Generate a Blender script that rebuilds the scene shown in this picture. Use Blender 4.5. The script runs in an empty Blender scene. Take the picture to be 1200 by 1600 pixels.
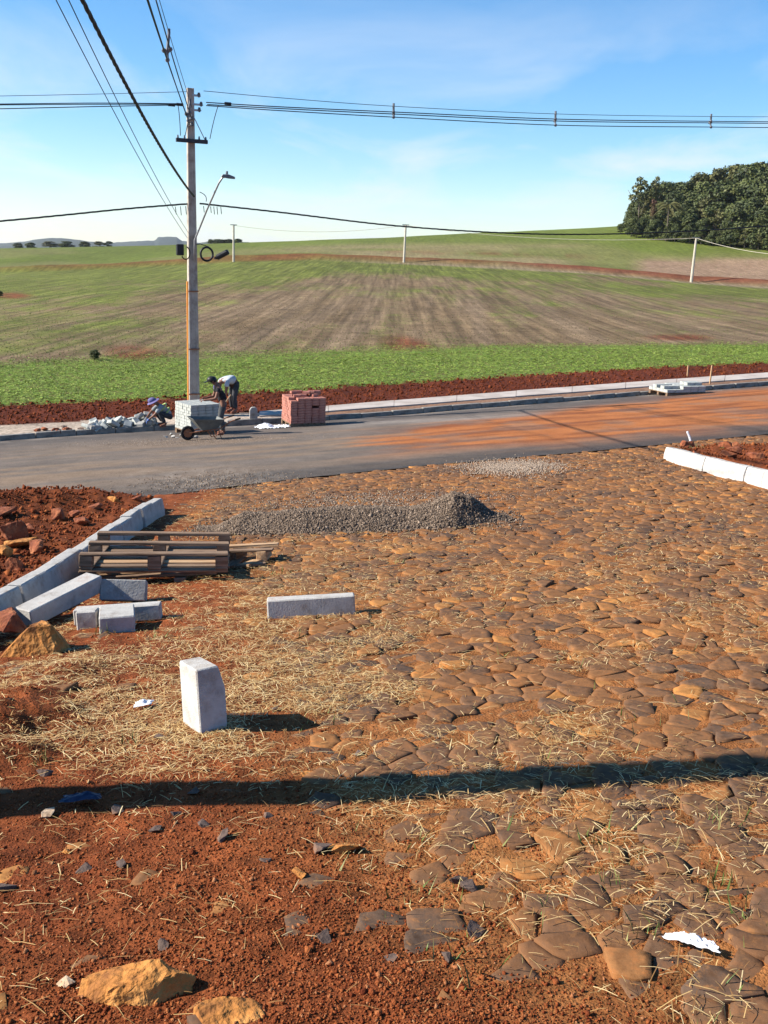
import bpy, bmesh, math, random
import numpy as np
from mathutils import Vector, Matrix, noise as mnoise

random.seed(7); RNG = np.random.default_rng(7)
SC = bpy.context.scene
COL = SC.collection
R_ = math.radians

# ------------------------------------------------------------------ camera
FPX = 1600.0; PITCH = R_(14.1); ROLL = R_(2.0)
EYE = np.array([0.0, 0.0, 1.6])
_f = np.array([0, math.cos(PITCH), -math.sin(PITCH)]); _r = np.array([1.0, 0, 0]); _u = np.cross(_r, _f)
CR = math.cos(ROLL) * _r + math.sin(ROLL) * _u
CU = -math.sin(ROLL) * _r + math.cos(ROLL) * _u
CF = _f
cam_d = bpy.data.cameras.new('camera'); cam = bpy.data.objects.new('camera', cam_d); COL.objects.link(cam)
cam_d.sensor_fit = 'VERTICAL'; cam_d.sensor_height = 36; cam_d.sensor_width = 27
cam_d.lens = 36.0 * FPX / 1600.0
cam_d.clip_start = 0.05; cam_d.clip_end = 40000
cam.matrix_world = Matrix(((CR[0], CU[0], -CF[0], EYE[0]), (CR[1], CU[1], -CF[1], EYE[1]), (CR[2], CU[2], -CF[2], EYE[2]), (0, 0, 0, 1)))
SC.camera = cam

# ------------------------------------------------------------------ sky and sun
SUN_EL = R_(31.0); SUN_HEAD = R_(2.6)          # the light travels towards +X, turned SUN_HEAD towards +Y
SUN_DIR = Vector((math.cos(SUN_HEAD) * math.cos(SUN_EL), math.sin(SUN_HEAD) * math.cos(SUN_EL), -math.sin(SUN_EL)))
W = bpy.data.worlds.new('World'); SC.world = W; W.use_nodes = True
nt = W.node_tree; nt.nodes.clear()
def N(t, typ, **kw):
    n = t.nodes.new(typ)
    for k, v in kw.items(): setattr(n, k, v)
    return n
sky = N(nt, 'ShaderNodeTexSky', sky_type='NISHITA', sun_disc=False)
sky.sun_elevation = SUN_EL
to_sun = -SUN_DIR
sky.sun_rotation = math.atan2(to_sun.x, to_sun.y)
sky.altitude = 500; sky.air_density = 1.0; sky.dust_density = 0.1; sky.ozone_density = 4.0
bg = N(nt, 'ShaderNodeBackground'); out = N(nt, 'ShaderNodeOutputWorld')
# thin cirrus: noise on the plane of the cloud layer, the same all round the sky
tc = N(nt, 'ShaderNodeTexCoord'); sep = N(nt, 'ShaderNodeSeparateXYZ')
nt.links.new(tc.outputs['Generated'], sep.inputs[0])
mx = N(nt, 'ShaderNodeMath', operation='MAXIMUM'); mx.inputs[1].default_value = 0.0
nt.links.new(sep.outputs['Z'], mx.inputs[0])
ad = N(nt, 'ShaderNodeMath', operation='ADD'); ad.inputs[1].default_value = 0.09
nt.links.new(mx.outputs[0], ad.inputs[0])
dv = N(nt, 'ShaderNodeVectorMath', operation='DIVIDE')
cmb = N(nt, 'ShaderNodeCombineXYZ')
for i in range(3): nt.links.new(ad.outputs[0], cmb.inputs[i])
nt.links.new(tc.outputs['Generated'], dv.inputs[0]); nt.links.new(cmb.outputs[0], dv.inputs[1])
mp = N(nt, 'ShaderNodeMapping'); mp.inputs['Scale'].default_value = (0.75, 0.42, 0.0)
mp.inputs['Location'].default_value = (1.95, 0.35, 0); mp.inputs['Rotation'].default_value = (0, 0, R_(-18))
nt.links.new(dv.outputs[0], mp.inputs[0])
cn = N(nt, 'ShaderNodeTexNoise'); cn.inputs['Scale'].default_value = 1.3; cn.inputs['Detail'].default_value = 9
cn.inputs['Roughness'].default_value = 0.58; cn.inputs['Distortion'].default_value = 0.5
nt.links.new(mp.outputs[0], cn.inputs['Vector'])
cr = N(nt, 'ShaderNodeValToRGB')
cr.color_ramp.elements[0].position = 0.45; cr.color_ramp.elements[0].color = (0, 0, 0, 1)
cr.color_ramp.elements[1].position = 0.68; cr.color_ramp.elements[1].color = (0.75, 0.75, 0.75, 1)
nt.links.new(cn.outputs[0], cr.inputs[0])
mixc = N(nt, 'ShaderNodeMix', data_type='RGBA'); mixc.inputs['B'].default_value = (6.6, 7.0, 7.7, 1)
lowm = N(nt, 'ShaderNodeMapRange'); lowm.inputs[1].default_value = 0.10; lowm.inputs[2].default_value = 0.25; lowm.inputs[3].default_value = 0.85; lowm.inputs[4].default_value = 0.02
nt.links.new(mx.outputs[0], lowm.inputs[0])
cfac = N(nt, 'ShaderNodeMath', operation='MULTIPLY'); nt.links.new(cr.outputs[0], cfac.inputs[0]); nt.links.new(lowm.outputs[0], cfac.inputs[1])
hs = N(nt, 'ShaderNodeHueSaturation'); hs.inputs['Saturation'].default_value = 1.24; hs.inputs['Value'].default_value = 1.34
nt.links.new(sky.outputs[0], hs.inputs['Color'])
nt.links.new(cfac.outputs[0], mixc.inputs['Factor']); nt.links.new(hs.outputs[0], mixc.inputs['A'])
nt.links.new(mixc.outputs['Result'], bg.inputs[0]); bg.inputs[1].default_value = 0.069
nt.links.new(bg.outputs[0], out.inputs[0])
sun_d = bpy.data.lights.new('sun', 'SUN'); sun = bpy.data.objects.new('sun', sun_d); COL.objects.link(sun)
sun_d.energy = 5.0; sun_d.angle = R_(0.53); sun_d.color = (1.0, 0.93, 0.83)
sun.rotation_euler = SUN_DIR.to_track_quat('-Z', 'Y').to_euler()
vs = SC.view_settings
vs.view_transform = 'Standard'; vs.look = 'None'; vs.exposure = 1.03; vs.gamma = 1.0; vs.use_curve_mapping = False

# ------------------------------------------------------------------ pixel helpers
def ray(px, py):
    d = CF * FPX + CR * (px - 600) - CU * (py - 800)
    return d / np.linalg.norm(d)
def at(px, py, Y):
    d = ray(px, py); return Vector(EYE + d * (Y / d[1]))
def proj(X, Y, Z):
    vx, vy, vz = X - EYE[0], Y - EYE[1], Z - EYE[2]
    z = vx * CF[0] + vy * CF[1] + vz * CF[2]
    z = np.where(z < 0.05, 0.05, z)
    return 600 + FPX * (vx * CR[0] + vy * CR[1] + vz * CR[2]) / z, 800 - FPX * (vx * CU[0] + vy * CU[1] + vz * CU[2]) / z

# ------------------------------------------------------------------ numpy noise
def _h(ix, iy, s):
    v = np.sin(ix * 127.1 + iy * 311.7 + s * 74.7) * 43758.5453
    return v - np.floor(v)
def vn(x, y, s=0):
    x = np.asarray(x, float); y = np.asarray(y, float)
    ix, iy = np.floor(x), np.floor(y); fx, fy = x - ix, y - iy
    ux, uy = fx * fx * (3 - 2 * fx), fy * fy * (3 - 2 * fy)
    a = _h(ix, iy, s) * (1 - ux) + _h(ix + 1, iy, s) * ux
    b = _h(ix, iy + 1, s) * (1 - ux) + _h(ix + 1, iy + 1, s) * ux
    return a * (1 - uy) + b * uy
def fbm(x, y, s=0, o=4):
    t = 0; amp = 0.5; n = 0
    for k in range(o):
        t = t + amp * vn(x, y, s + k * 13); n += amp; amp *= 0.5; x = np.asarray(x) * 2.03 + 5.1; y = np.asarray(y) * 2.03 + 1.7
    return t / n
def sstep(a, b, x):
    t = np.clip((np.asarray(x, float) - a) / (b - a), 0, 1); return t * t * (3 - 2 * t)

# ------------------------------------------------------------------ the lie of the land
KY, CX = 0.11, 0.08                                   # the cobbled street falls ahead and rises to the right
def flat(x, y): return CX * x - KY * y
def tab(pts):                                          # pixel list -> (azimuth, slope) table
    th, s = [], []
    for px, py in pts:
        d = ray(px, py); th.append(math.atan2(d[0], d[1])); s.append(d[2] / math.hypot(d[0], d[1]))
    o = np.argsort(th); return np.array(th)[o], np.array(s)[o]
TN = tab([(-260, 850), (-100, 826), (0, 812), (150, 788), (300, 769), (440, 752), (600, 735), (750, 721), (900, 708), (1040, 695), (1200, 679), (1400, 660)])
TF = tab([(-260, 707), (0, 690), (280, 672), (480, 660), (640, 648), (900, 627), (1060, 614), (1200, 603), (1400, 588)])
TS = tab([(-260, 682), (0, 664), (280, 650), (430, 642), (600, 627), (700, 619), (900, 604), (1060, 592), (1200, 582), (1400, 567)])
TC = tab([(-260, 660), (0, 638), (240, 627), (480, 611), (600, 603), (700, 597), (900, 584), (1050, 575), (1200, 568), (1400, 556)])
TE = tab([(-260, 582), (0, 572), (300, 562), (450, 556), (600, 549), (900, 542), (1200, 535), (1400, 530)])
TT = tab([(-260, 440), (0, 426), (180, 420), (300, 413), (365, 408), (500, 405), (632, 410), (780, 417), (900, 424), (1080, 441), (1200, 449), (1400, 462)])
TX = tab([(-260, 392), (0, 389), (150, 386), (300, 382), (450, 377), (600, 371), (750, 364), (900, 358), (970, 354), (1080, 350), (1200, 348), (1400, 346)])
def nodes(x, y):
    x = np.asarray(x, float); y = np.asarray(y, float)
    rho = np.hypot(x, y); th = np.arctan2(x, y)
    tcl = np.clip(th, -0.50, 0.50); a = np.tan(tcl); sec = np.sqrt(1 + a * a)
    sn = np.interp(tcl, *TN); kp = CX * np.sin(tcl) - KY * np.cos(tcl)
    Rn = 1.6 / np.maximum(kp - sn, 0.02)
    Rf = 30.0 / (1 - 0.466 * a) * sec
    zf = 1.6 + Rf * np.interp(tcl, *TF)
    zk = zf + 0.14
    Rs = np.maximum((1.6 - zk) / -np.interp(tcl, *TS), Rf + 1.2)
    zc = zk + 0.06; Rc = np.maximum((1.6 - zc) / -np.interp(tcl, *TC), Rs + 0.8)
    ze = zk - 0.15; Re = np.maximum((1.6 - ze) / -np.interp(tcl, *TE), Rc + 4)
    Rt = 205 - 45 * a; zt = 1.6 + Rt * np.interp(tcl, *TT)
    Rx = 345 + 0 * a; zx = 1.6 + Rx * np.interp(tcl, *TX)
    return dict(rho=rho, th=th, tcl=tcl, a=a, Rn=Rn, kp=kp, Rf=Rf, zf=zf, zk=zk, Rs=Rs, Rc=Rc, zc=zc, Re=Re, ze=ze, Rt=Rt, zt=zt, Rx=Rx, zx=zx)
def base_z(x, y, nd=None):
    d = nd or nodes(x, y); r = d['rho']
    zn = d['kp'] * d['Rn']
    R = np.stack([0 * r, d['Rn'], d['Rf'] + 0.02, d['Rf'] + 0.10, d['Rs'], d['Rc'], d['Re'], d['Rt'], d['Rx'], 0 * r + 1000, 0 * r + 9000], -1)
    zfar = 1.6 + 1000 * (np.minimum((d['zx'] - 1.6) / d['Rx'], 0.012) - 0.004)
    Z = np.stack([0 * r, zn, d['zf'], d['zf'] + 0.12, d['zk'] - 0.02, d['zc'], d['ze'], d['zt'], d['zx'], zfar, 0 * r - 45], -1)
    dR = np.diff(R, axis=-1); s = np.diff(Z, axis=-1) / dR
    m = np.zeros_like(Z); m[..., 0] = s[..., 0]; m[..., -1] = s[..., -1]
    prod = s[..., :-1] * s[..., 1:]
    m[..., 1:-1] = np.where(prod > 0, 2 * prod / np.where(np.abs(s[..., :-1] + s[..., 1:]) < 1e-9, 1e-9, s[..., :-1] + s[..., 1:]), 0)
    k = np.clip((r[..., None] >= R[..., 1:-1]).sum(-1), 0, R.shape[-1] - 2)
    g = lambda A, i: np.take_along_axis(A, i[..., None], -1)[..., 0]
    r0, z0, h, sl = g(R, k), g(Z, k), g(dR, k), g(s, k)
    t = np.clip((r - r0) / h, 0, 1.2)
    lin = z0 + sl * (r - r0)
    m0, m1, z1 = g(m, k), g(m, k + 1), g(Z, k + 1)
    her = (2 * t**3 - 3 * t**2 + 1) * z0 + (t**3 - 2 * t**2 + t) * h * m0 + (-2 * t**3 + 3 * t**2) * z1 + (t**3 - t**2) * h * m1
    z = np.where(k < 5, lin, her)
    pl = flat(np.asarray(x, float), np.asarray(y, float))
    off = pl - d['kp'] * r
    return np.where(r < d['Rn'], pl, z + off * np.exp(-np.maximum(r - d['Rn'], 0) / 15))
def on_plane(px, py):
    d = ray(px, py); t = 1.6 / (CX * d[0] - KY * d[1] - d[2]); return d * t + EYE
LK_PX = [(-150, 1076), (-60, 1012), (0, 981), (50, 952), (95, 920), (140, 886), (185, 851), (225, 822), (256, 803)]
RK_PX = [(1043, 717), (1062, 723), (1095, 733), (1140, 746), (1200, 761), (1280, 784), (1400, 822)]
LK = np.array([on_plane(*p)[:2] for p in LK_PX]); RK = np.array([on_plane(*p)[:2] for p in RK_PX])
LK = np.vstack([[LK[0, 0], -6.0], [LK[0, 0], 2.0], LK]); RK = np.vstack([RK, [[RK[-1, 0], 2.0], [RK[-1, 0], -6.0]]])
def lk_x(y): return np.interp(y, LK[:, 1], LK[:, 0])
def rk_x(y): o = np.argsort(RK[:, 1]); return np.interp(y, RK[o, 1], RK[o, 0])
LK_END = LK[-1, 1]; RK_END = RK[0, 1]
def soil_x(y): return np.interp(y, [0, 2.1, 3.2, 4.5, 6.5, 9, 12], [0.75, 0.42, -0.15, -0.45, -0.9, -1.7, -2.4])
def verges(x, y, d):
    inside = sstep(0.10, 0.7, d['Rn'] - d['rho'])
    lv = sstep(0.03, 0.14, lk_x(y) - x) * inside * np.where(y > LK_END, sstep(0.5, 0.0, y - LK_END), 1)
    rv = sstep(0.03, 0.14, x - rk_x(y)) * inside * np.where(y > RK_END, sstep(0.8, 0.0, y - RK_END), 1)
    return lv, rv
def ground(x, y):
    x = np.asarray(x, float); y = np.asarray(y, float)
    d = nodes(x, y); z = base_z(x, y, d); r = d['rho']
    lv, rv = verges(x, y, d)
    n1 = fbm(x * 1.3, y * 1.3, 3, 4); n2 = fbm(x * 6, y * 6, 9, 3)
    dl = lk_x(y) - x
    z = z + lv * (0.16 + 0.13 * sstep(0.3, 1.6, dl) * (0.4 + n1) + 0.10 * (n2 - 0.5) + 0.16 * np.exp(-((d['Rn'] - r - 1.1) / 0.7)**2) * (0.5 + n1))
    z = z + rv * (0.17 + 0.10 * (n1 - 0.4) + 0.08 * (n2 - 0.5))
    near = np.where(r < d['Rn'], 1.0, 0.0) * (1 - lv) * (1 - rv)
    soil = sstep(0.35, -0.35, x - soil_x(y) + 0.5 * (fbm(x * 2, y * 2, 21) - 0.5))
    z = z + near * ((fbm(x * 1.1, y * 1.1, 5) - 0.5) * 0.025 + soil * ((n2 - 0.45) * 0.035 + 0.022) - (1 - soil) * 0.004)
    # soil heaped against the foot of the left verge
    for (cx, cy, w, hgt) in MOUNDS: z = z + near * hgt * np.exp(-(((x - cx) / w)**2 + ((y - cy) / (w * 1.3))**2)) * (0.6 + 0.8 * n2)
    far = sstep(0, 3, r - d['Rs']) * sstep(3, 0, r - d['Rc'])
    z = z + far * (n2 - 0.5) * 0.16
    # road is dug in below its own sheet
    onroad = (r > d['Rn'] - 0.02) & (r < d['Rf'] + 0.02)
    z = np.where(onroad, z - 0.03, z)
    fld = sstep(0, 30, r - d['Rc'])
    z = z + np.where(r > 100, 1.0 * np.exp(-((r - d['Rt'] - 4 * (fbm(x * 0.04, y * 0.04, 90) - 0.5)) / 3.2)**2) * (0.5 + fbm(x * 0.03, y * 0.03, 93)), 0)
    return z + fld * (fbm(x * 0.05, y * 0.05, 40) - 0.5) * 0.5
MOUNDS = [(on_plane(p[0], p[1])[0], on_plane(p[0], p[1])[1], p[2], p[3]) for p in [(20, 1130, 0.28, 0.09), (90, 1060, 0.22, 0.05), (-60, 1190, 0.3, 0.1)]]
def gz(x, y): return float(ground(np.array([x]), np.array([y]))[0])
def gp(px, py, lift=0.0):                               # where a pixel's ray meets the ground
    d = ray(px, py); ts = np.concatenate([np.linspace(1.5, 45, 3000), np.linspace(45, 420, 3000)])
    P = EYE[None] + d[None] * ts[:, None]
    below = P[:, 2] < ground(P[:, 0], P[:, 1])
    i = int(np.argmax(below)) if below.any() else len(ts) - 1
    p = P[i]; return Vector((p[0], p[1], gz(p[0], p[1]) + lift))

# ------------------------------------------------------------------ mesh helpers
def tag(o, label=None, cat=None, group=None, kind=None):
    if label: o['label'] = label
    if cat: o['category'] = cat
    if group: o['group'] = group
    if kind: o['kind'] = kind
    return o
def link(name, me, parent=None, loc=None, rot=None):
    o = bpy.data.objects.new(name, me); COL.objects.link(o)
    if parent is not None: o.parent = parent
    if loc is not None: o.location = loc
    if rot is not None: o.rotation_euler = rot
    return o
def empty(name, loc=(0, 0, 0), rz=0.0, rot=None):
    o = bpy.data.objects.new(name, None); COL.objects.link(o); o.empty_display_size = 0.1
    o.location = loc; o.rotation_euler = rot if rot is not None else (0, 0, rz); return o
def np_mesh(name, V, F, mat=None, attrs=None, smooth=False):
    """V (n,3); F list of int arrays (m,k)."""
    me = bpy.data.meshes.new(name); V = np.ascontiguousarray(V, np.float32)
    me.vertices.add(len(V)); me.vertices.foreach_set('co', V.ravel())
    F = [np.asarray(f) for f in (F if isinstance(F, list) else [F]) if len(f)]
    li = np.concatenate([f.ravel() for f in F]); sizes = np.concatenate([np.full(len(f), f.shape[1]) for f in F])
    me.loops.add(len(li)); me.loops.foreach_set('vertex_index', li.astype(np.int32))
    st = np.concatenate([[0], np.cumsum(sizes)[:-1]])
    me.polygons.add(len(sizes)); me.polygons.foreach_set('loop_start', st.astype(np.int32))
    if smooth: me.polygons.foreach_set('use_smooth', np.ones(len(sizes), bool))
    for k, v in (attrs or {}).items():
        v = np.asarray(v, np.float32)
        if v.ndim == 2:
            at_ = me.attributes.new(k, 'FLOAT_COLOR', 'POINT'); c = np.ones((len(v), 4), np.float32); c[:, :3] = v[:, :3]; at_.data.foreach_set('color', c.ravel())
        else:
            at_ = me.attributes.new(k, 'FLOAT', 'POINT'); at_.data.foreach_set('value', v)
    me.update(calc_edges=True)
    if mat: me.materials.append(mat)
    return me
def rot_z(a):
    c, s = np.cos(a), np.sin(a); o = np.zeros(len(a)); e = np.ones(len(a))
    return np.stack([np.stack([c, -s, o], -1), np.stack([s, c, o], -1), np.stack([o, o, e], -1)], -2)
def rot_rand(n, tilt=math.pi):
    """random rotation: spin about z, then tilt about a random horizontal axis."""
    a = RNG.uniform(0, 2 * np.pi, n); t = RNG.uniform(-tilt, tilt, n); b = RNG.uniform(0, 2 * np.pi, n)
    c, s = np.cos(t), np.sin(t); o = np.zeros(n); e = np.ones(n)
    X = np.stack([np.stack([e, o, o], -1), np.stack([o, c, -s], -1), np.stack([o, s, c], -1)], -2)
    return rot_z(b) @ X @ rot_z(a)
def scatter(V0, F0, P, Rm, S, jitter=0.0):
    n, k = len(P), len(V0); S = np.asarray(S, float)
    if S.ndim == 1: S = np.repeat(S[:, None], 3, 1)
    B = V0[None] * S[:, None, :]
    if jitter: B = B + RNG.uniform(-jitter, jitter, (n, k, 3)) * S[:, None, :]
    V = np.einsum('nij,nkj->nki', Rm, B) + P[:, None, :]
    F = [(f[None] + (np.arange(n) * k)[:, None, None]).reshape(-1, f.shape[1]) for f in F0]
    return V.reshape(-1, 3), F
class MB:
    def __init__(s): s.v = []; s.f = []
    def add(s, V, F, M=None):
        o = len(s.v)
        for p in V: s.v.append(tuple(M @ Vector(p)) if M is not None else tuple(p))
        for f in F: s.f.append(tuple(i + o for i in f))
        return s
    def box(s, c, d, M=None, taper=1.0):
        x, y, z = d[0] / 2, d[1] / 2, d[2] / 2
        V = [(c[0] + sx * x * t, c[1] + sy * y * t, c[2] + sz * z) for sz, t in ((-1, 1), (1, taper)) for sx, sy in ((-1, -1), (1, -1), (1, 1), (-1, 1))]
        return s.add(V, [(3, 2, 1, 0), (4, 5, 6, 7), (0, 1, 5, 4), (1, 2, 6, 5), (2, 3, 7, 6), (3, 0, 4, 7)], M)
    def prism(s, poly, a0, a1, axis=1, M=None):
        """poly in the two other axes, extruded along axis between a0 and a1."""
        n = len(poly); V = []
        for a in (a0, a1):
            for p, q in poly: V.append((p, a, q) if axis == 1 else ((a, p, q) if axis == 0 else (p, q, a)))
        F = [tuple(range(n)), tuple(range(2 * n - 1, n - 1, -1))] + [(i, i + n, (i + 1) % n + n, (i + 1) % n) for i in range(n)]
        return s.add(V, F, M)
    def tube(s, P, rad, n=8, closed=False, M=None, cap=True):
        P = [Vector(p) for p in P]; m = len(P)
        if not isinstance(rad, (list, tuple)): rad = [rad] * m
        V = []; up = None
        for i, p in enumerate(P):
            a = P[(i - 1) % m] if (closed or i > 0) else P[i]; b = P[(i + 1) % m] if (closed or i < m - 1) else P[i]
            t = (b - a).normalized()
            if up is None: up = t.orthogonal().normalized()
            up = (up - t * up.dot(t))
            up = up.normalized() if up.length > 1e-6 else t.orthogonal().normalized()
            w = t.cross(up)
            for k in range(n):
                an = 2 * math.pi * k / n; V.append(p + (up * math.cos(an) + w * math.sin(an)) * rad[i])
        F = []
        for i in range(m if closed else m - 1):
            j = (i + 1) % m
            for k in range(n): F.append((i * n + k, i * n + (k + 1) % n, j * n + (k + 1) % n, j * n + k))
        if not closed and cap: F += [tuple(range(n - 1, -1, -1)), tuple((m - 1) * n + k for k in range(n))]
        return s.add(V, F, M)
    def ball(s, c, rad, M=None, nu=10, nv=7):
        if not isinstance(rad, (list, tuple)): rad = (rad,) * 3
        V = [(c[0], c[1], c[2] - rad[2])]; F = []
        for i in range(1, nv):
            ph = math.pi * i / nv
            for k in range(nu):
                an = 2 * math.pi * k / nu
                V.append((c[0] + rad[0] * math.sin(ph) * math.cos(an), c[1] + rad[1] * math.sin(ph) * math.sin(an), c[2] - rad[2] * math.cos(ph)))
        V.append((c[0], c[1], c[2] + rad[2])); L = len(V) - 1
        for k in range(nu): F.append((0, 1 + (k + 1) % nu, 1 + k)); F.append((L, L - nu + k, L - nu + (k + 1) % nu))
        for i in range(nv - 2):
            for k in range(nu): a = 1 + i * nu + k; b = 1 + i * nu + (k + 1) % nu; F.append((a, b, b + nu, a + nu))
        return s.add(V, F, M)
    def mesh(s, name, mat, bevel=0.0, seg=1, smooth=False, rough=0.0):
        me = bpy.data.meshes.new(name); me.from_pydata(s.v, [], s.f); me.update()
        if bevel or rough:
            bm = bmesh.new(); bm.from_mesh(me)
            bmesh.ops.recalc_face_normals(bm, faces=bm.faces)
            if bevel:
                ed = [e for e in bm.edges if len(e.link_faces) == 2 and e.calc_face_angle(0) > 0.35]
                bmesh.ops.bevel(bm, geom=ed, offset=bevel, segments=seg, profile=0.6, affect='EDGES')
            if rough:
                for v in bm.verts: v.co += Vector((random.uniform(-1, 1), random.uniform(-1, 1), random.uniform(-1, 1))) * rough
            bm.to_mesh(me); bm.free()
        if smooth: me.polygons.foreach_set('use_smooth', [True] * len(me.polygons))
        me.materials.append(mat); return me
    def build(s, name, mat, parent=None, **kw):
        loc = kw.pop('loc', None); rot = kw.pop('rot', None)
        return link(name, s.mesh(name, mat, **kw), parent, loc, rot)
def copy_tree(o, parent=None):
    c = o.copy(); COL.objects.link(c)
    if parent is not None: c.parent = parent
    for ch in list(o.children): copy_tree(ch, c)
    return c

# ------------------------------------------------------------------ materials
def pmat(name, cols, scale=8.0, rough=0.85, bump=0.0, bscale=40.0, detail=6, attr=None, attrmix=None, coord='Object', spec=0.3, metal=0.0, dist=0.02, stretch=None, noise_pos=(0.35, 0.65), bump2=0.0, b2scale=6.0, macro=None, dust=None):
    """noise-driven base colour between cols; attr multiplies / drives colour; bump at two scales."""
    m = bpy.data.materials.new(name); m.use_nodes = True; t = m.node_tree; b = t.nodes['Principled BSDF']
    b.inputs['Roughness'].default_value = rough; b.inputs['Metallic'].default_value = metal; b.inputs['Specular IOR Level'].default_value = spec
    co = N(t, 'ShaderNodeTexCoord'); src = N(t, 'ShaderNodeNewGeometry').outputs['Position'] if coord == 'World' else co.outputs[coord]
    if stretch:
        mpn = N(t, 'ShaderNodeMapping'); mpn.inputs['Scale'].default_value = stretch; t.links.new(src, mpn.inputs[0]); src = mpn.outputs[0]
    n = N(t, 'ShaderNodeTexNoise'); n.inputs['Scale'].default_value = scale; n.inputs['Detail'].default_value = detail; n.inputs['Roughness'].default_value = 0.62
    t.links.new(src, n.inputs['Vector'])
    rp = N(t, 'ShaderNodeValToRGB'); el = rp.color_ramp.elements
    for i, c in enumerate(cols):
        p = noise_pos[0] + (noise_pos[1] - noise_pos[0]) * i / max(1, len(cols) - 1)
        e = el[i] if i < 2 else el.new(p)
        e.position = p; e.color = (*c, 1)
    if len(cols) == 1: el[1].color = (*cols[0], 1)
    t.links.new(n.outputs[0], rp.inputs[0]); colr = rp.outputs[0]
    if attr:                                       # colour attribute: noise modulates it
        an = N(t, 'ShaderNodeAttribute', attribute_name=attr)
        mul = N(t, 'ShaderNodeMix', data_type='RGBA', blend_type='MULTIPLY'); mul.inputs['Factor'].default_value = 1
        t.links.new(an.outputs['Color'], mul.inputs['A']); t.links.new(colr, mul.inputs['B']); colr = mul.outputs['Result']
    if macro:                                      # a second, broader noise over the first
        for sc_, lo, hi in macro:
            n2 = N(t, 'ShaderNodeTexNoise'); n2.inputs['Scale'].default_value = sc_; n2.inputs['Detail'].default_value = 7; n2.inputs['Roughness'].default_value = 0.7; t.links.new(src, n2.inputs['Vector'])
            mr = N(t, 'ShaderNodeMapRange'); mr.inputs[1].default_value = 0.3; mr.inputs[2].default_value = 0.7; mr.inputs[3].default_value = lo; mr.inputs[4].default_value = hi; t.links.new(n2.outputs[0], mr.inputs[0])
            mm = N(t, 'ShaderNodeMix', data_type='RGBA', blend_type='MULTIPLY'); mm.inputs['Factor'].default_value = 1; t.links.new(colr, mm.inputs['A']); t.links.new(mr.outputs[0], mm.inputs['B']); colr = mm.outputs['Result']
    if attrmix:                                    # float attribute chooses between colours
        an = N(t, 'ShaderNodeAttribute', attribute_name=attrmix[0]); r2 = N(t, 'ShaderNodeValToRGB'); e2 = r2.color_ramp.elements
        for i, c in enumerate(attrmix[1]):
            e = e2[i] if i < 2 else e2.new(i / (len(attrmix[1]) - 1)); e.position = i / (len(attrmix[1]) - 1); e.color = (*c, 1)
        t.links.new(an.outputs['Fac'], r2.inputs[0])
        mul = N(t, 'ShaderNodeMix', data_type='RGBA', blend_type='MULTIPLY'); mul.inputs['Factor'].default_value = 1
        t.links.new(r2.outputs[0], mul.inputs['A']); t.links.new(colr, mul.inputs['B']); colr = mul.outputs['Result']
    if dust:                                       # wind-blown dust lying over the surface in patches
        for dc, sc_, lo, hi, mxv in dust:
            n3 = N(t, 'ShaderNodeTexNoise'); n3.inputs['Scale'].default_value = sc_; n3.inputs['Detail'].default_value = 8; n3.inputs['Roughness'].default_value = 0.68; t.links.new(src, n3.inputs['Vector'])
            mr = N(t, 'ShaderNodeMapRange'); mr.inputs[1].default_value = lo; mr.inputs[2].default_value = hi; mr.inputs[4].default_value = mxv; t.links.new(n3.outputs[0], mr.inputs[0])
            mm = N(t, 'ShaderNodeMix', data_type='RGBA'); mm.inputs['B'].default_value = (*dc, 1); t.links.new(mr.outputs[0], mm.inputs['Factor']); t.links.new(colr, mm.inputs['A']); colr = mm.outputs['Result']
    t.links.new(colr, b.inputs['Base Color'])
    last = None
    for st, sc_, ds in ((bump2, b2scale, dist * 3), (bump, bscale, dist)):
        if st:
            bn = N(t, 'ShaderNodeTexNoise'); bn.inputs['Scale'].default_value = sc_; bn.inputs['Detail'].default_value = 5; t.links.new(src, bn.inputs['Vector'])
            bp = N(t, 'ShaderNodeBump'); bp.inputs['Strength'].default_value = st; bp.inputs['Distance'].default_value = ds
            t.links.new(bn.outputs[0], bp.inputs['Height'])
            if last is not None: t.links.new(last, bp.inputs['Normal'])
            last = bp.outputs[0]
    if last is not None: t.links.new(last, b.inputs['Normal'])
    return m
G = lambda v: (v, v, v)
M = {}
M['ground'] = pmat('ground_soil', [G(0.62), G(1.0), G(1.3)], 9, 0.95, 0.9, 90, attr='Col', coord='World', dist=0.012, spec=0.08, bump2=0.5, b2scale=14, macro=[(0.9, 0.72, 1.25), (0.14, 0.85, 1.15)])
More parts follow.
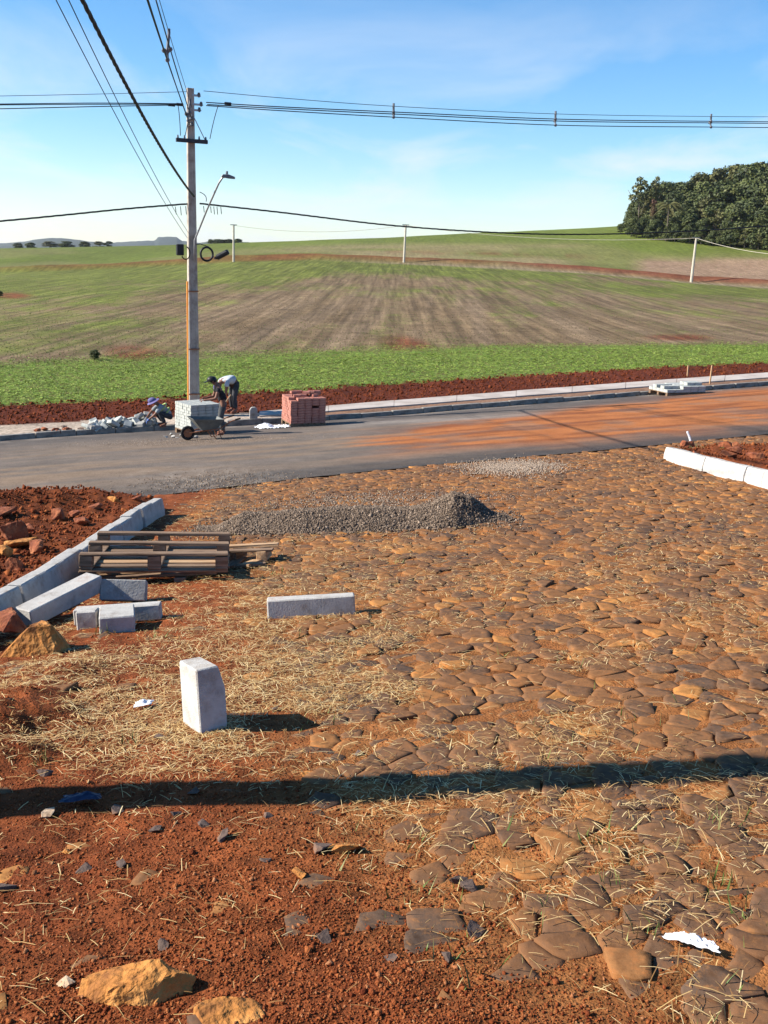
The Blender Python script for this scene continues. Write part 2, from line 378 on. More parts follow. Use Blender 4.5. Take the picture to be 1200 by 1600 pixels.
# rows of the tilled field, running up the slope (only where the ground carries field = 1)
t = M['ground'].node_tree; b_ = t.nodes['Principled BSDF']; src_ = b_.inputs['Base Color'].links[0].from_socket
gpn = N(t, 'ShaderNodeNewGeometry'); fat = N(t, 'ShaderNodeAttribute', attribute_name='field')
for rot_, sc_, lo, hi in ((R_(4), (1.5, 0.035, 1), 0.73, 1.25), (R_(-3), (3.4, 0.09, 1), 0.80, 1.18)):
    mp_ = N(t, 'ShaderNodeMapping'); mp_.inputs['Rotation'].default_value = (0, 0, rot_); mp_.inputs['Scale'].default_value = sc_; t.links.new(gpn.outputs['Position'], mp_.inputs[0])
    rn = N(t, 'ShaderNodeTexNoise'); rn.inputs['Scale'].default_value = 1.0; rn.inputs['Detail'].default_value = 4; t.links.new(mp_.outputs[0], rn.inputs['Vector'])
    mr = N(t, 'ShaderNodeMapRange'); mr.inputs[1].default_value = 0.35; mr.inputs[2].default_value = 0.65; mr.inputs[3].default_value = lo; mr.inputs[4].default_value = hi; t.links.new(rn.outputs[0], mr.inputs[0])
    mm = N(t, 'ShaderNodeMix', data_type='RGBA', blend_type='MULTIPLY'); t.links.new(fat.outputs['Fac'], mm.inputs['Factor']); t.links.new(src_, mm.inputs['A']); t.links.new(mr.outputs[0], mm.inputs['B']); src_ = mm.outputs['Result']
t.links.new(src_, b_.inputs['Base Color'])
M['crumb'] = pmat('soil_crumb', [G(0.8), G(1.15)], 60, 0.95, 0.5, 200, attrmix=('tint', [(0.10, 0.022, 0.009), (0.20, 0.050, 0.016), (0.30, 0.095, 0.03), (0.36, 0.17, 0.08)]), coord='World', spec=0.1)
M['stone'] = pmat('cobble_stone', [(0.66, 0.60, 0.55), (0.95, 0.95, 0.95), (1.35, 1.12, 0.92)], 22, 0.9, 0.5, 70, attrmix=('tint', [(0.085, 0.056, 0.040), (0.120, 0.076, 0.050), (0.18, 0.094, 0.046), (0.27, 0.125, 0.047), (0.40, 0.185, 0.055)]), coord='World', dist=0.003, spec=0.10, dust=[((0.22, 0.098, 0.038), 2.2, 0.40, 0.62, 0.68), ((0.29, 0.13, 0.046), 30.0, 0.54, 0.68, 0.8)])
M['straw'] = pmat('dry_straw', [G(0.85), G(1.1)], 30, 0.7, 0, attrmix=('tint', [(0.16, 0.065, 0.02), (0.34, 0.175, 0.055), (0.58, 0.38, 0.145), (0.80, 0.63, 0.33)]), coord='World', spec=0.3)
M['asphalt'] = pmat('asphalt', [G(0.72), G(1.0), G(1.25)], 38, 0.93, 0.6, 160, attr='Col', coord='World', dist=0.008, spec=0.1, macro=[(2.2, 0.8, 1.2)])
M['concrete'] = pmat('concrete', [(0.22, 0.17, 0.13), (0.40, 0.38, 0.345), (0.47, 0.45, 0.41)], 6, 0.9, 0.4, 90, dist=0.006, spec=0.1, noise_pos=(0.28, 0.6), macro=[(30, 0.85, 1.08)], dust=[((0.26, 0.12, 0.06), 6, 0.56, 0.74, 0.5)])
M['concrete_new'] = pmat('pale_concrete', [(0.30, 0.25, 0.20), (0.47, 0.45, 0.41), (0.53, 0.51, 0.47)], 5, 0.9, 0.4, 110, dist=0.006, spec=0.1, noise_pos=(0.28, 0.6), macro=[(26, 0.88, 1.06)], dust=[((0.30, 0.15, 0.075), 6, 0.56, 0.74, 0.5)])
M['concrete_grey'] = pmat('grey_concrete', [(0.18, 0.15, 0.12), (0.31, 0.30, 0.275), (0.38, 0.37, 0.34)], 6, 0.92, 0.45, 70, dist=0.008, spec=0.1, noise_pos=(0.28, 0.62), macro=[(34, 0.82, 1.1)], dust=[((0.22, 0.10, 0.05), 6, 0.56, 0.74, 0.5)])
M['kerb_dark'] = pmat('old_kerb_concrete', [(0.13, 0.12, 0.105), (0.22, 0.205, 0.18), (0.30, 0.27, 0.23)], 6, 0.9, 0.35, 60)
M['slab'] = pmat('pavement_slab', [(0.33, 0.28, 0.235), (0.41, 0.355, 0.305), (0.47, 0.415, 0.365)], 1.3, 0.9, 0.3, 40, coord='World')
M['wood'] = pmat('weathered_wood', [(0.10, 0.06, 0.035), (0.20, 0.125, 0.075), (0.30, 0.20, 0.125)], 7, 0.85, 0.45, 60, stretch=(0.6, 7, 7), dist=0.006)
M['wood_new'] = pmat('fresh_wood', [(0.30, 0.165, 0.08), (0.44, 0.27, 0.14), (0.52, 0.35, 0.2)], 7, 0.8, 0.35, 60, stretch=(0.6, 7, 7), dist=0.005)
M['rock_or'] = pmat('ochre_rock', [(0.19, 0.07, 0.018), (0.41, 0.165, 0.036), (0.54, 0.26, 0.075)], 7, 0.9, 0.8, 34, dist=0.02, bump2=0.5, b2scale=9)
M['rock_red'] = pmat('red_rock', [(0.13, 0.035, 0.016), (0.25, 0.075, 0.03), (0.38, 0.15, 0.06)], 6, 0.92, 0.8, 26, dist=0.02, bump2=0.5, b2scale=8)
M['rock_dk'] = pmat('basalt_chip', [(0.07, 0.045, 0.035), (0.12, 0.08, 0.06), (0.2, 0.1, 0.055)], 14, 0.88, 0.6, 60, dist=0.01)
M['rock_pale'] = pmat('pale_stone', [(0.36, 0.23, 0.13), (0.55, 0.43, 0.3)], 14, 0.88, 0.6, 60, dist=0.01)
M['gravel'] = pmat('crushed_gravel', [G(0.8), G(1.15)], 60, 0.8, 0.3, 120, attrmix=('tint', [(0.07, 0.050, 0.036), (0.14, 0.100, 0.070), (0.22, 0.160, 0.112), (0.37, 0.285, 0.21)]), coord='World', spec=0.15)
M['brick'] = pmat('red_paver', [(0.28, 0.105, 0.075), (0.40, 0.165, 0.12), (0.48, 0.23, 0.17)], 5, 0.9, 0.3, 80)
M['paver'] = pmat('grey_paver', [(0.30, 0.31, 0.28), (0.40, 0.41, 0.37), (0.48, 0.48, 0.44)], 5, 0.9, 0.3, 80)
M['pole'] = pmat('pole_concrete', [(0.26, 0.215, 0.175), (0.40, 0.35, 0.29), (0.47, 0.42, 0.35)], 3.5, 0.9, 0.25, 50)
M['pole_far'] = pmat('pale_pole', [(0.46, 0.41, 0.32), (0.56, 0.51, 0.41)], 3, 0.9)
M['orange'] = pmat('orange_conduit', [(0.62, 0.19, 0.02), (0.72, 0.28, 0.04)], 3, 0.55)
M['steel'] = pmat('galvanised_steel', [(0.32, 0.33, 0.34), (0.45, 0.46, 0.47)], 12, 0.5, metal=0.6, spec=0.5)
M['black'] = pmat('black_plastic', [(0.012, 0.012, 0.014), (0.02, 0.02, 0.022)], 9, 0.5)
M['cable'] = pmat('cable_sheath', [(0.012, 0.016, 0.02), (0.02, 0.026, 0.032)], 9, 0.6)
M['crossarm'] = pmat('tarred_crossarm', [(0.022, 0.026, 0.034), (0.05, 0.055, 0.065)], 9, 0.6)
M['ins'] = pmat('grey_insulator', [(0.09, 0.10, 0.12), (0.16, 0.17, 0.19)], 9, 0.4)
M['white'] = pmat('white_plastic_sheet', [(0.72, 0.73, 0.75), (0.82, 0.83, 0.84)], 9, 0.5, 0.4, 30)
M['blue'] = pmat('blue_plastic', [(0.015, 0.022, 0.05), (0.03, 0.04, 0.08)], 9, 0.5, 0.4, 30)
M['barrow'] = pmat('grey_barrow_tray', [(0.10, 0.105, 0.095), (0.17, 0.175, 0.16)], 5, 0.6, metal=0.2)
M['rust'] = pmat('rusty_tube', [(0.2, 0.07, 0.03), (0.32, 0.14, 0.07)], 9, 0.8)
M['rubber'] = pmat('rubber_tyre', [(0.012, 0.012, 0.012), (0.03, 0.026, 0.024)], 9, 0.85)
M['skin'] = pmat('skin', [(0.17, 0.075, 0.045), (0.23, 0.11, 0.07)], 9, 0.6)
M['shirt_black'] = pmat('black_shirt', [(0.014, 0.013, 0.016), (0.026, 0.024, 0.028)], 12, 0.95, 0.4, 25)
M['shirt_grey'] = pmat('grey_shirt', [(0.36, 0.4, 0.43), (0.46, 0.5, 0.53)], 8, 0.95, 0.4, 25)
M['shirt_dull'] = pmat('dull_grey_shirt', [(0.22, 0.24, 0.25), (0.3, 0.32, 0.33)], 8, 0.95, 0.4, 25)
M['vest'] = pmat('lime_band', [(0.30, 0.42, 0.12), (0.4, 0.52, 0.2)], 8, 0.8)
M['trousers'] = pmat('dark_trousers', [(0.03, 0.031, 0.036), (0.055, 0.056, 0.062)], 8, 0.95, 0.4, 25)
M['trousers_grey'] = pmat('grey_trousers', [(0.055, 0.056, 0.055), (0.09, 0.09, 0.088)], 8, 0.95, 0.4, 25)
M['hat'] = pmat('purple_hat', [(0.10, 0.09, 0.2), (0.16, 0.14, 0.3)], 8, 0.9)
M['glove'] = pmat('blue_glove', [(0.08, 0.15, 0.42), (0.12, 0.2, 0.5)], 8, 0.7)
M['boot'] = pmat('dusty_boot', [(0.16, 0.06, 0.035), (0.25, 0.1, 0.06)], 8, 0.9)
M['hair'] = pmat('dark_hair', [(0.012, 0.009, 0.008), (0.02, 0.016, 0.014)], 20, 0.7)
M['crop'] = pmat('crop_leaf', [G(0.85), G(1.12)], 3, 0.6, attrmix=('tint', [(0.11, 0.16, 0.018), (0.17, 0.24, 0.026), (0.24, 0.32, 0.042), (0.38, 0.43, 0.10)]), coord='World', spec=0.35)
M['tuft'] = pmat('field_weed', [G(0.85), G(1.12)], 3, 0.7, attrmix=('tint', [(0.12, 0.085, 0.05), (0.17, 0.13, 0.06), (0.11, 0.17, 0.03), (0.15, 0.23, 0.04)]), coord='World', spec=0.3)
M['leaf'] = pmat('wood_foliage', [G(0.75), G(1.2)], 0.35, 0.65, attrmix=('tint', [(0.030, 0.042, 0.012), (0.056, 0.072, 0.018), (0.088, 0.105, 0.026), (0.14, 0.145, 0.045)]), coord='World', spec=0.3)
M['leaf_b'] = pmat('olive_foliage', [G(0.75), G(1.2)], 0.35, 0.65, attrmix=('tint', [(0.05, 0.055, 0.016), (0.085, 0.088, 0.024), (0.13, 0.125, 0.038), (0.18, 0.165, 0.06)]), coord='World', spec=0.3)
M['leaf_r'] = pmat('reddish_foliage', [G(0.75), G(1.2)], 0.35, 0.65, attrmix=('tint', [(0.06, 0.02, 0.012), (0.11, 0.04, 0.02), (0.1, 0.06, 0.02), (0.08, 0.08, 0.03)]), coord='World', spec=0.3)
M['bark'] = pmat('bark', [(0.07, 0.055, 0.04), (0.16, 0.13, 0.1)], 3, 0.9, 0.5, 8)
M['grass'] = pmat('green_blades', [G(0.85), G(1.12)], 30, 0.6, attrmix=('tint', [(0.06, 0.10, 0.02), (0.12, 0.18, 0.04), (0.26, 0.24, 0.09), (0.45, 0.36, 0.16)]), coord='World')
M['hill'] = pmat('far_hill', [(0.022, 0.034, 0.026), (0.05, 0.065, 0.04)], 0.004, 0.95, coord='World')

# ================================================================== SETTING
# ------------------------------------------------------------------ ground sheet (polar grid that reaches the horizon)
th_in = np.arange(-27, 27.01, 0.115); th_out = np.concatenate([np.arange(27.5, 60, 1.5), np.arange(60, 180.1, 4)])
TH = np.radians(np.concatenate([-th_out[::-1], th_in, th_out]))
inv = np.concatenate([np.linspace(1 / 1.7, 1 / 26.0, 330), np.linspace(1 / 26.0, 1 / 40.0, 60)[1:], np.linspace(1 / 40.0, 1 / 400.0, 190)[1:], np.linspace(1 / 400.0, 1 / 12000.0, 14)[1:]])
RHO = np.unique(np.concatenate([[0.02, 0.5, 0.9, 1.2, 1.45], 1 / inv, np.arange(180, 232, 1.3)]))
tt, rr = np.meshgrid(TH, RHO); gx, gy = rr * np.sin(tt), rr * np.cos(tt)
gx, gy = gx.ravel(), gy.ravel()
d = nodes(gx, gy); gzv = ground(gx, gy); lv, rv = verges(gx, gy, d); r = d['rho']
ppx, ppy = proj(gx, gy, gzv)
def lerp(a, b, t): t = np.asarray(t)[:, None]; return a * (1 - t) + b * t
C = lambda *c: np.array(c, float)[None]
n_lo = fbm(gx * 0.8, gy * 0.8, 61); n_md = fbm(gx * 3, gy * 3, 62); n_hi = fbm(gx * 14, gy * 14, 63, 3)
soil = sstep(0.35, -0.35, gx - soil_x(gy) + 0.5 * (fbm(gx * 2, gy * 2, 21) - 0.5))
red = lerp(C(0.145, 0.036, 0.013), C(0.235, 0.068, 0.021), n_md)
dust = lerp(C(0.19, 0.068, 0.022), C(0.34, 0.145, 0.046), n_md)
col = lerp(dust, red, np.clip(soil * 0.9 + 0.15 * n_lo, 0, 1))
col = lerp(col, red * 0.85, np.maximum(lv, rv))
# beyond the road
side = (r >= d['Rf']) & (r < d['Rs'])
leftside = sstep(470, 400, ppx)
sand = lerp(C(0.36, 0.28, 0.21), C(0.44, 0.36, 0.28), n_md)
strip = lerp(C(0.20, 0.12, 0.08), C(0.27, 0.15, 0.09), n_md)
col = np.where(side[:, None], lerp(strip, sand, leftside), col)
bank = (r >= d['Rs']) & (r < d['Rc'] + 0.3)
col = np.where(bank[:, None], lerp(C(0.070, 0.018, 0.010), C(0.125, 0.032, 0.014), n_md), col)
# crop strip
fr = np.log(np.maximum(r, 1)) * 6
crop = (r >= d['Rc'] + 0.3)
wob = 1.6 * (fbm(gx * 0.35, gy * 0.35, 71) - 0.5)
col = np.where(crop[:, None], lerp(C(0.12, 0.10, 0.035), C(0.12, 0.185, 0.028), sstep(0.3, 0.6, n_hi)), col)
# stubble field: brown with regrowth, rows running away up the slope
fe = sstep(-1.0, 2.5, r - d['Re'] + 3 * wob)
u = gx * math.cos(R_(3)) - gy * math.sin(R_(3)) + 1.2 * (fbm(gx * 0.03, gy * 0.03, 77) - 0.5)
rows = sstep(0.35, 0.65, fbm(u * 0.75, gy * 0.02, 86, 4))
rowf = rows * sstep(230, 60, r) * (0.5 + fbm(gx * 0.12, gy * 0.03, 87))
patch = fbm(gx * 0.055, gy * 0.035, 80, 5); pat2 = fbm(gx * 0.35, gy * 0.12, 81, 4); grain = fbm(gx * 2.2, gy * 0.9, 82, 3)
brown = lerp(C(0.135, 0.088, 0.045), C(0.215, 0.15, 0.085), np.clip(grain * 0.7 + pat2 * 0.5 - 0.1, 0, 1))
green = lerp(C(0.105, 0.108, 0.028), C(0.145, 0.165, 0.032), pat2)
gm = 0.26 + 0.45 * sstep(350, 120, ppx) * sstep(590, 500, ppy) + 0.55 * sstep(440, 415, ppy) + 0.30 * sstep(900, 1150, ppx) * sstep(500, 450, ppy) + 0.22 * sstep(150, 330, ppx) * sstep(520, 440, ppy)
gm = gm - 0.16 * sstep(420, 520, ppx) * sstep(800, 650, ppx) + 0.9 * (patch - 0.5) + 0.75 * (pat2 - 0.5) + 0.55 * (grain - 0.5) - 0.14 * rowf
fcol = lerp(brown, green, sstep(0.1, 0.75, gm))
fcol = lerp(fcol, C(0.23, 0.165, 0.11) + 0 * fcol, 0.30 * rowf * sstep(0.85, 0.2, gm))
fcol = fcol * (0.82 + 0.36 * fbm(gx * 1.1, gy * 1.1, 84, 3))[:, None]
for (cx, cy, wx, wy) in [(212, 553, 46, 13), (636, 540, 36, 15), (1062, 527, 50, 5), (20, 462, 30, 5)]:
    e = np.exp(-(((ppx - cx - (ppy - cy) * 0.9) / wx)**2 + ((ppy - cy) / wy)**2)**2) * (0.45 + 0.55 * sstep(0.25, 0.55, fbm(gx * 0.8, gy * 0.25, int(cx)) + 0.12))
    fcol = lerp(fcol, lerp(C(0.10, 0.026, 0.012), C(0.20, 0.065, 0.03), 0.5 + 0.5 * np.sin(u * 2 * np.pi / 1.1 + 2 * grain)), np.clip(e * 0.9, 0, 1) * (gy > 5))
for (cx, cy, wx, wy) in [(205, 551, 50, 12)]: fe = np.maximum(fe, np.exp(-(((ppx - cx) / wx)**2 + ((ppy - cy) / wy)**2)**2))
col = np.where(crop[:, None], lerp(col, fcol, fe), col)
# contour track and the land above it
dt = (r - d['Rt']) + 4 * (fbm(gx * 0.04, gy * 0.04, 90) - 0.5)
up = sstep(0, 6, dt)
ugreen = lerp(C(0.095, 0.112, 0.024), C(0.135, 0.168, 0.030), fbm(gx * 0.05, gy * 0.02, 91, 5))
tanm = np.clip(sstep(0.42, 0.62, fbm(gx * 0.02, gy * 0.045, 92, 5)) * sstep(260, 700, ppx) * sstep(1000, 850, ppx) * 0.75 + 0.35 * sstep(0.5, 0.7, fbm(gx * 0.03, gy * 0.03, 95)), 0, 1) * sstep(375, 388, ppy)
ucol = lerp(ugreen, lerp(C(0.20, 0.165, 0.075), C(0.25, 0.20, 0.10), pat2), tanm)
plough = sstep(975, 1015, ppx + 12 * (pat2 - 0.5)) * sstep(402, 409, ppy + 4 * (pat2 - 0.5))
ucol = lerp(ucol, lerp(C(0.22, 0.14, 0.085), C(0.31, 0.21, 0.135), grain), plough)
col = np.where((r > d['Re'])[:, None], lerp(col, ucol, up), col)
tr = np.exp(-(dt / 4.5)**2); tr2 = np.exp(-((dt + 6.5) / 3.0)**2) * sstep(450, 700, ppx)
col = lerp(col, lerp(C(0.13, 0.045, 0.022), C(0.19, 0.07, 0.035), pat2), np.where(r > 100, np.clip(tr * (0.55 + 0.5 * sstep(600, 900, ppx) + 0.3 * sstep(0.4, 0.6, patch)), 0, 1), 0))
col = lerp(col, C(0.26, 0.19, 0.13) + 0 * col, np.where(r > 100, tr2 * 0.7, 0))
fr2 = np.exp(-((r - d['Rt'] - 40) / 5)**2) * sstep(560, 640, ppx) * sstep(960, 860, ppx) * sstep(0.35, 0.6, pat2)
col = lerp(col, C(0.17, 0.075, 0.04) + 0 * col, np.where(r > 100, fr2 * 0.7, 0))
col = np.where((gy <= 0)[:, None], red, col)
ny, nx = tt.shape; idx = np.arange(ny * nx).reshape(ny, nx)
F = np.stack([idx[:-1, :-1], idx[:-1, 1:], idx[1:, 1:], idx[1:, :-1]], -1).reshape(-1, 4)[:, ::-1]
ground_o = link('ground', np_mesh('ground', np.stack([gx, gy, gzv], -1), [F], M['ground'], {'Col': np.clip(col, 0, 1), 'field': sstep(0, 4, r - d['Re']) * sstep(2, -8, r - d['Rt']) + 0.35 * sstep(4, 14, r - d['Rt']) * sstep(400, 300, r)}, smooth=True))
tag(ground_o, kind='structure')

# ------------------------------------------------------------------ asphalt road sheet
rt = np.radians(np.arange(-60, 40.01, 0.22)); ts_ = np.linspace(0, 1, 70)
aa, bb = np.meshgrid(rt, ts_)
dd = nodes(np.sin(aa.ravel()), np.cos(aa.ravel()))
edge = dd['Rn'] + 0.10 * (fbm(aa.ravel() * 60, aa.ravel() * 0, 33, 4) - 0.5)
rad = edge * (1 - bb.ravel()) + (dd['Rf'] + 0.05) * bb.ravel()
rx, ry = rad * np.sin(aa.ravel()), rad * np.cos(aa.ravel())
rz = base_z(rx, ry) * 1.0
nd2 = nodes(rx, ry); over = np.maximum(nd2['rho'] - nd2['Rf'], 0)
rz = np.where(over > 0, nd2['zf'], rz) + 0.012
rpx, rpy = proj(rx, ry, rz)
nn = fbm(rx * 0.9, ry * 0.9, 101, 5); ns = fbm(rx * 0.35 + ry * 0.1, ry * 2.2 - rx * 1.03, 102, 5); nh = fbm(rx * 9, ry * 9, 103, 3)
acol = lerp(C(0.115, 0.094, 0.078), C(0.165, 0.132, 0.105), nn)
v = bb.ravel()
acol = lerp(acol, C(0.050, 0.046, 0.044) + 0 * acol, np.exp(-((v - 0.02) / 0.10)**2) * 0.85)
acol = lerp(acol, C(0.065, 0.060, 0.058) + 0 * acol, sstep(0.72, 0.95, v) * 0.6)
acol = lerp(acol, C(0.225, 0.155, 0.10) + 0 * acol, np.clip(sstep(0.38, 0.62, ns) * 0.85 * np.exp(-((v - 0.42) / 0.28)**2), 0, 1))
om = sstep(500, 740, rpx + 160 * (ns - 0.5)) * np.clip(np.exp(-((v - 0.42 - 0.10 * sstep(800, 1200, rpx)) / (0.24 + 0.14 * sstep(700, 1100, rpx)))**4), 0, 1)
om = np.clip(om * (0.60 + 1.1 * sstep(0.36, 0.60, ns * 0.15 + nn * 0.85)), 0, 1)
acol = lerp(acol, lerp(C(0.21, 0.066, 0.022), C(0.36, 0.125, 0.038), sstep(0.3, 0.65, ns)), om * 0.95)
gr = np.exp(-(((rpx - 330) / 110)**2 + ((rpy - 752) / 20)**2)) * sstep(0.42, 0.62, nh)
acol = lerp(acol, C(0.30, 0.25, 0.20) + 0 * acol, np.clip(gr, 0, 1) * 0.6)
edgep = sstep(0.93, 0.985, v) * sstep(0.35, 0.6, fbm(rx * 1.5, ry * 1.5, 107))
acol = lerp(acol, C(0.30, 0.25, 0.20) + 0 * acol, edgep * 0.55)
acol = lerp(acol, C(0.27, 0.235, 0.20) + 0 * acol, np.clip(np.exp(-((rpy - (661 - (rpx - 600) * 0.06)) / 3.5)**2) * sstep(500, 560, rpx) * sstep(900, 780, rpx) * (0.3 + nn), 0, 1) * 0.7)
ny, nx = aa.shape; idx = np.arange(ny * nx).reshape(ny, nx)
F = np.stack([idx[:-1, :-1], idx[:-1, 1:], idx[1:, 1:], idx[1:, :-1]], -1).reshape(-1, 4)[:, ::-1]
tag(link('asphalt_road', np_mesh('asphalt_road', np.stack([rx, ry, rz], -1), [F], M['asphalt'], {'Col': acol}, smooth=True)), kind='structure')

# ------------------------------------------------------------------ cobbled street: irregular stones, one mesh each near, one part beyond
def clip_poly(poly, px, py, nx_, ny_):                      # keep the side where (p - P).n <= 0
    outp = []; m = len(poly)
    for i in range(m):
        a, b = poly[i], poly[(i + 1) % m]
        da = (a[0] - px) * nx_ + (a[1] - py) * ny_; db = (b[0] - px) * nx_ + (b[1] - py) * ny_
        if da <= 0: outp.append(a)
        if (da < 0 < db) or (db < 0 < da):
            t = da / (da - db); outp.append((a[0] + (b[0] - a[0]) * t, a[1] + (b[1] - a[1]) * t))
    return outp
SX, SY = 0.150, 0.098
cells = {}
for j in range(int(1.3 / SY), int(25 / SY)):
    yc = (j + 0.5) * SY
    for i in range(int(-3.2 / SX) - 1, int(7.2 / SX) + 1):
        xc = (i + 0.5 * (j % 2)) * SX + random.uniform(-0.48, 0.48) * SX; yy = yc + random.uniform(-0.48, 0.48) * SY
        if abs(xc) > 0.44 * yy + 0.7: continue
        cells[(i, j)] = (xc, yy)
pts = np.array(list(cells.values())); nd = nodes(pts[:, 0], pts[:, 1])
ok = (nd['rho'] < nd['Rn'] - 0.06) & (pts[:, 0] > lk_x(pts[:, 1]) + 0.1) & ((pts[:, 0] < rk_x(pts[:, 1]) - 0.1) | (pts[:, 1] > RK_END + 0.5))
ok &= ~((pts[:, 0] < -2.2) & (pts[:, 1] > LK_END - 0.1) & (nd['Rn'] - nd['rho'] < 0.5))
okd = dict(zip(cells.keys(), ok)); zst = dict(zip(cells.keys(), ground(pts[:, 0], pts[:, 1])))
soilv = sstep(0.55, -0.35, pts[:, 0] - soil_x(pts[:, 1]) + 0.6 * (fbm(pts[:, 0] * 2, pts[:, 1] * 2, 21) - 0.5)); sov = dict(zip(cells.keys(), soilv))
orange_n = dict(zip(cells.keys(), fbm(pts[:, 0] * 0.9, pts[:, 1] * 0.9, 55)))
street = empty('cobbled_street', (0, 8, flat(0, 8))); tag(street, kind='structure')
st_near = []; sv, sf3, sf4, stint = [], [], [], []
def stone_geo(poly, cx, cy, z, hgt, tilt):
    """polygon stone: wall, worn shoulder, slightly domed and chipped top."""
    n = len(poly); V = []; rings = ((1.0, -0.05), (1.0, hgt - 0.0025), (0.975, hgt), (0.6, hgt))
    for sc_, h in rings:
        for (x, y) in poly:
            xx, yy = cx + (x - cx) * sc_, cy + (y - cy) * sc_
            V.append((xx, yy, z + h + tilt[0] * (xx - cx) + tilt[1] * (yy - cy) + (random.uniform(-0.0012, 0.0012) if h > -0.03 else 0)))
    V.append((cx, cy, z + hgt + random.uniform(-0.0015, 0.0015)))
    Q = [(k * n + i, k * n + (i + 1) % n, (k + 1) * n + (i + 1) % n, (k + 1) * n + i) for k in range(3) for i in range(n)]
    T = [(3 * n + i, 3 * n + (i + 1) % n, 4 * n) for i in range(n)]
    return V, Q, T
cand = []
for (i, j), (x, y) in cells.items():
    if not okd[(i, j)]: continue
    poly = [(x - .25, y - .25), (x + .25, y - .25), (x + .25, y + .25), (x - .25, y + .25)]
    for di in (-2, -1, 0, 1, 2):
        for dj in (-2, -1, 0, 1, 2):
            q = cells.get((i + di, j + dj))
            if q is None or (di == 0 and dj == 0): continue
            nx_, ny_ = q[0] - x, q[1] - y; L = math.hypot(nx_, ny_); nx_ /= L; ny_ /= L
            g = 0.001 + 0.0035 * random.random()
            poly = clip_poly(poly, x + nx_ * (L / 2 - g), y + ny_ * (L / 2 - g), nx_, ny_)
            if len(poly) < 3: break
        if len(poly) < 3: break
    if len(poly) < 3: continue
    P2 = []                                                    # chip the outline: a jittered midpoint on long sides
    for k in range(len(poly)):
        a, b = poly[k], poly[(k + 1) % len(poly)]; L = math.hypot(b[0] - a[0], b[1] - a[1])
        if L < 0.018: continue
        P2.append((a[0] + random.uniform(-.004, .004), a[1] + random.uniform(-.004, .004)))
        if L > 0.05: f_ = random.uniform(.3, .7); P2.append((a[0] + (b[0] - a[0]) * f_ + random.uniform(-.009, .008), a[1] + (b[1] - a[1]) * f_ + random.uniform(-.009, .008)))
    if len(P2) < 4: continue
    cx = sum(p[0] for p in P2) / len(P2); cy = sum(p[1] for p in P2) / len(P2)
    so = sov[(i, j)]
    hgt = 0.006 + random.uniform(-0.012, 0.013) - so * random.uniform(0.012, 0.055)
    if random.random() < 0.10: hgt -= 0.03
    if hgt < -0.012: continue
    tint = float(np.clip(random.choice([0.05, 0.16, 0.24, 0.32, 0.38, 0.46, 0.58, 0.9]) + 0.8 * (orange_n[(i, j)] - 0.5) + random.uniform(-.1, .1), 0, 1))
    cand.append((cx, cy, zst[(i, j)], P2, hgt, (random.uniform(-.07, .07), random.uniform(-.07, .07)), tint))
cand = [c for c in cand]
def score(c):
    px, py = proj(np.array([c[0]]), np.array([c[1]]), np.array([c[2]]))
    vis = (-20 < px[0] < 1220) and (py[0] < 1625) and c[4] > 0.0
    return (0 if vis else 1, c[0]**2 + c[1]**2)
cand.sort(key=score)
for k, (cx, cy, z, P2, hgt, tilt, tint) in enumerate(cand):
    if k < 300:
        V, Q, T = stone_geo(P2, 0, 0, 0, hgt, tilt) if False else stone_geo([(p[0] - cx, p[1] - cy) for p in P2], 0, 0, 0, hgt, tilt)
        me = np_mesh('cobblestone', np.array(V), [np.array(Q), np.array(T)], M['stone'], {'tint': np.full(len(V), tint)})
        o = link('cobblestone', me, street); o.location = (cx, cy - 8, z - flat(0, 8))
    else:
        V, Q, T = stone_geo(P2, cx, cy, z, hgt, tilt); o0 = len(sv)
        sv += V; sf4 += [[a + o0 for a in q] for q in Q]; sf3 += [[a + o0 for a in t] for t in T]; stint += [tint] * len(V)
me = np_mesh('cobblestone_paving', np.array(sv) - np.array([0, 8, flat(0, 8)]), [np.array(sf4), np.array(sf3)], M['stone'], {'tint': stint})
tag(link('cobblestone_paving', me, street), kind='stuff')

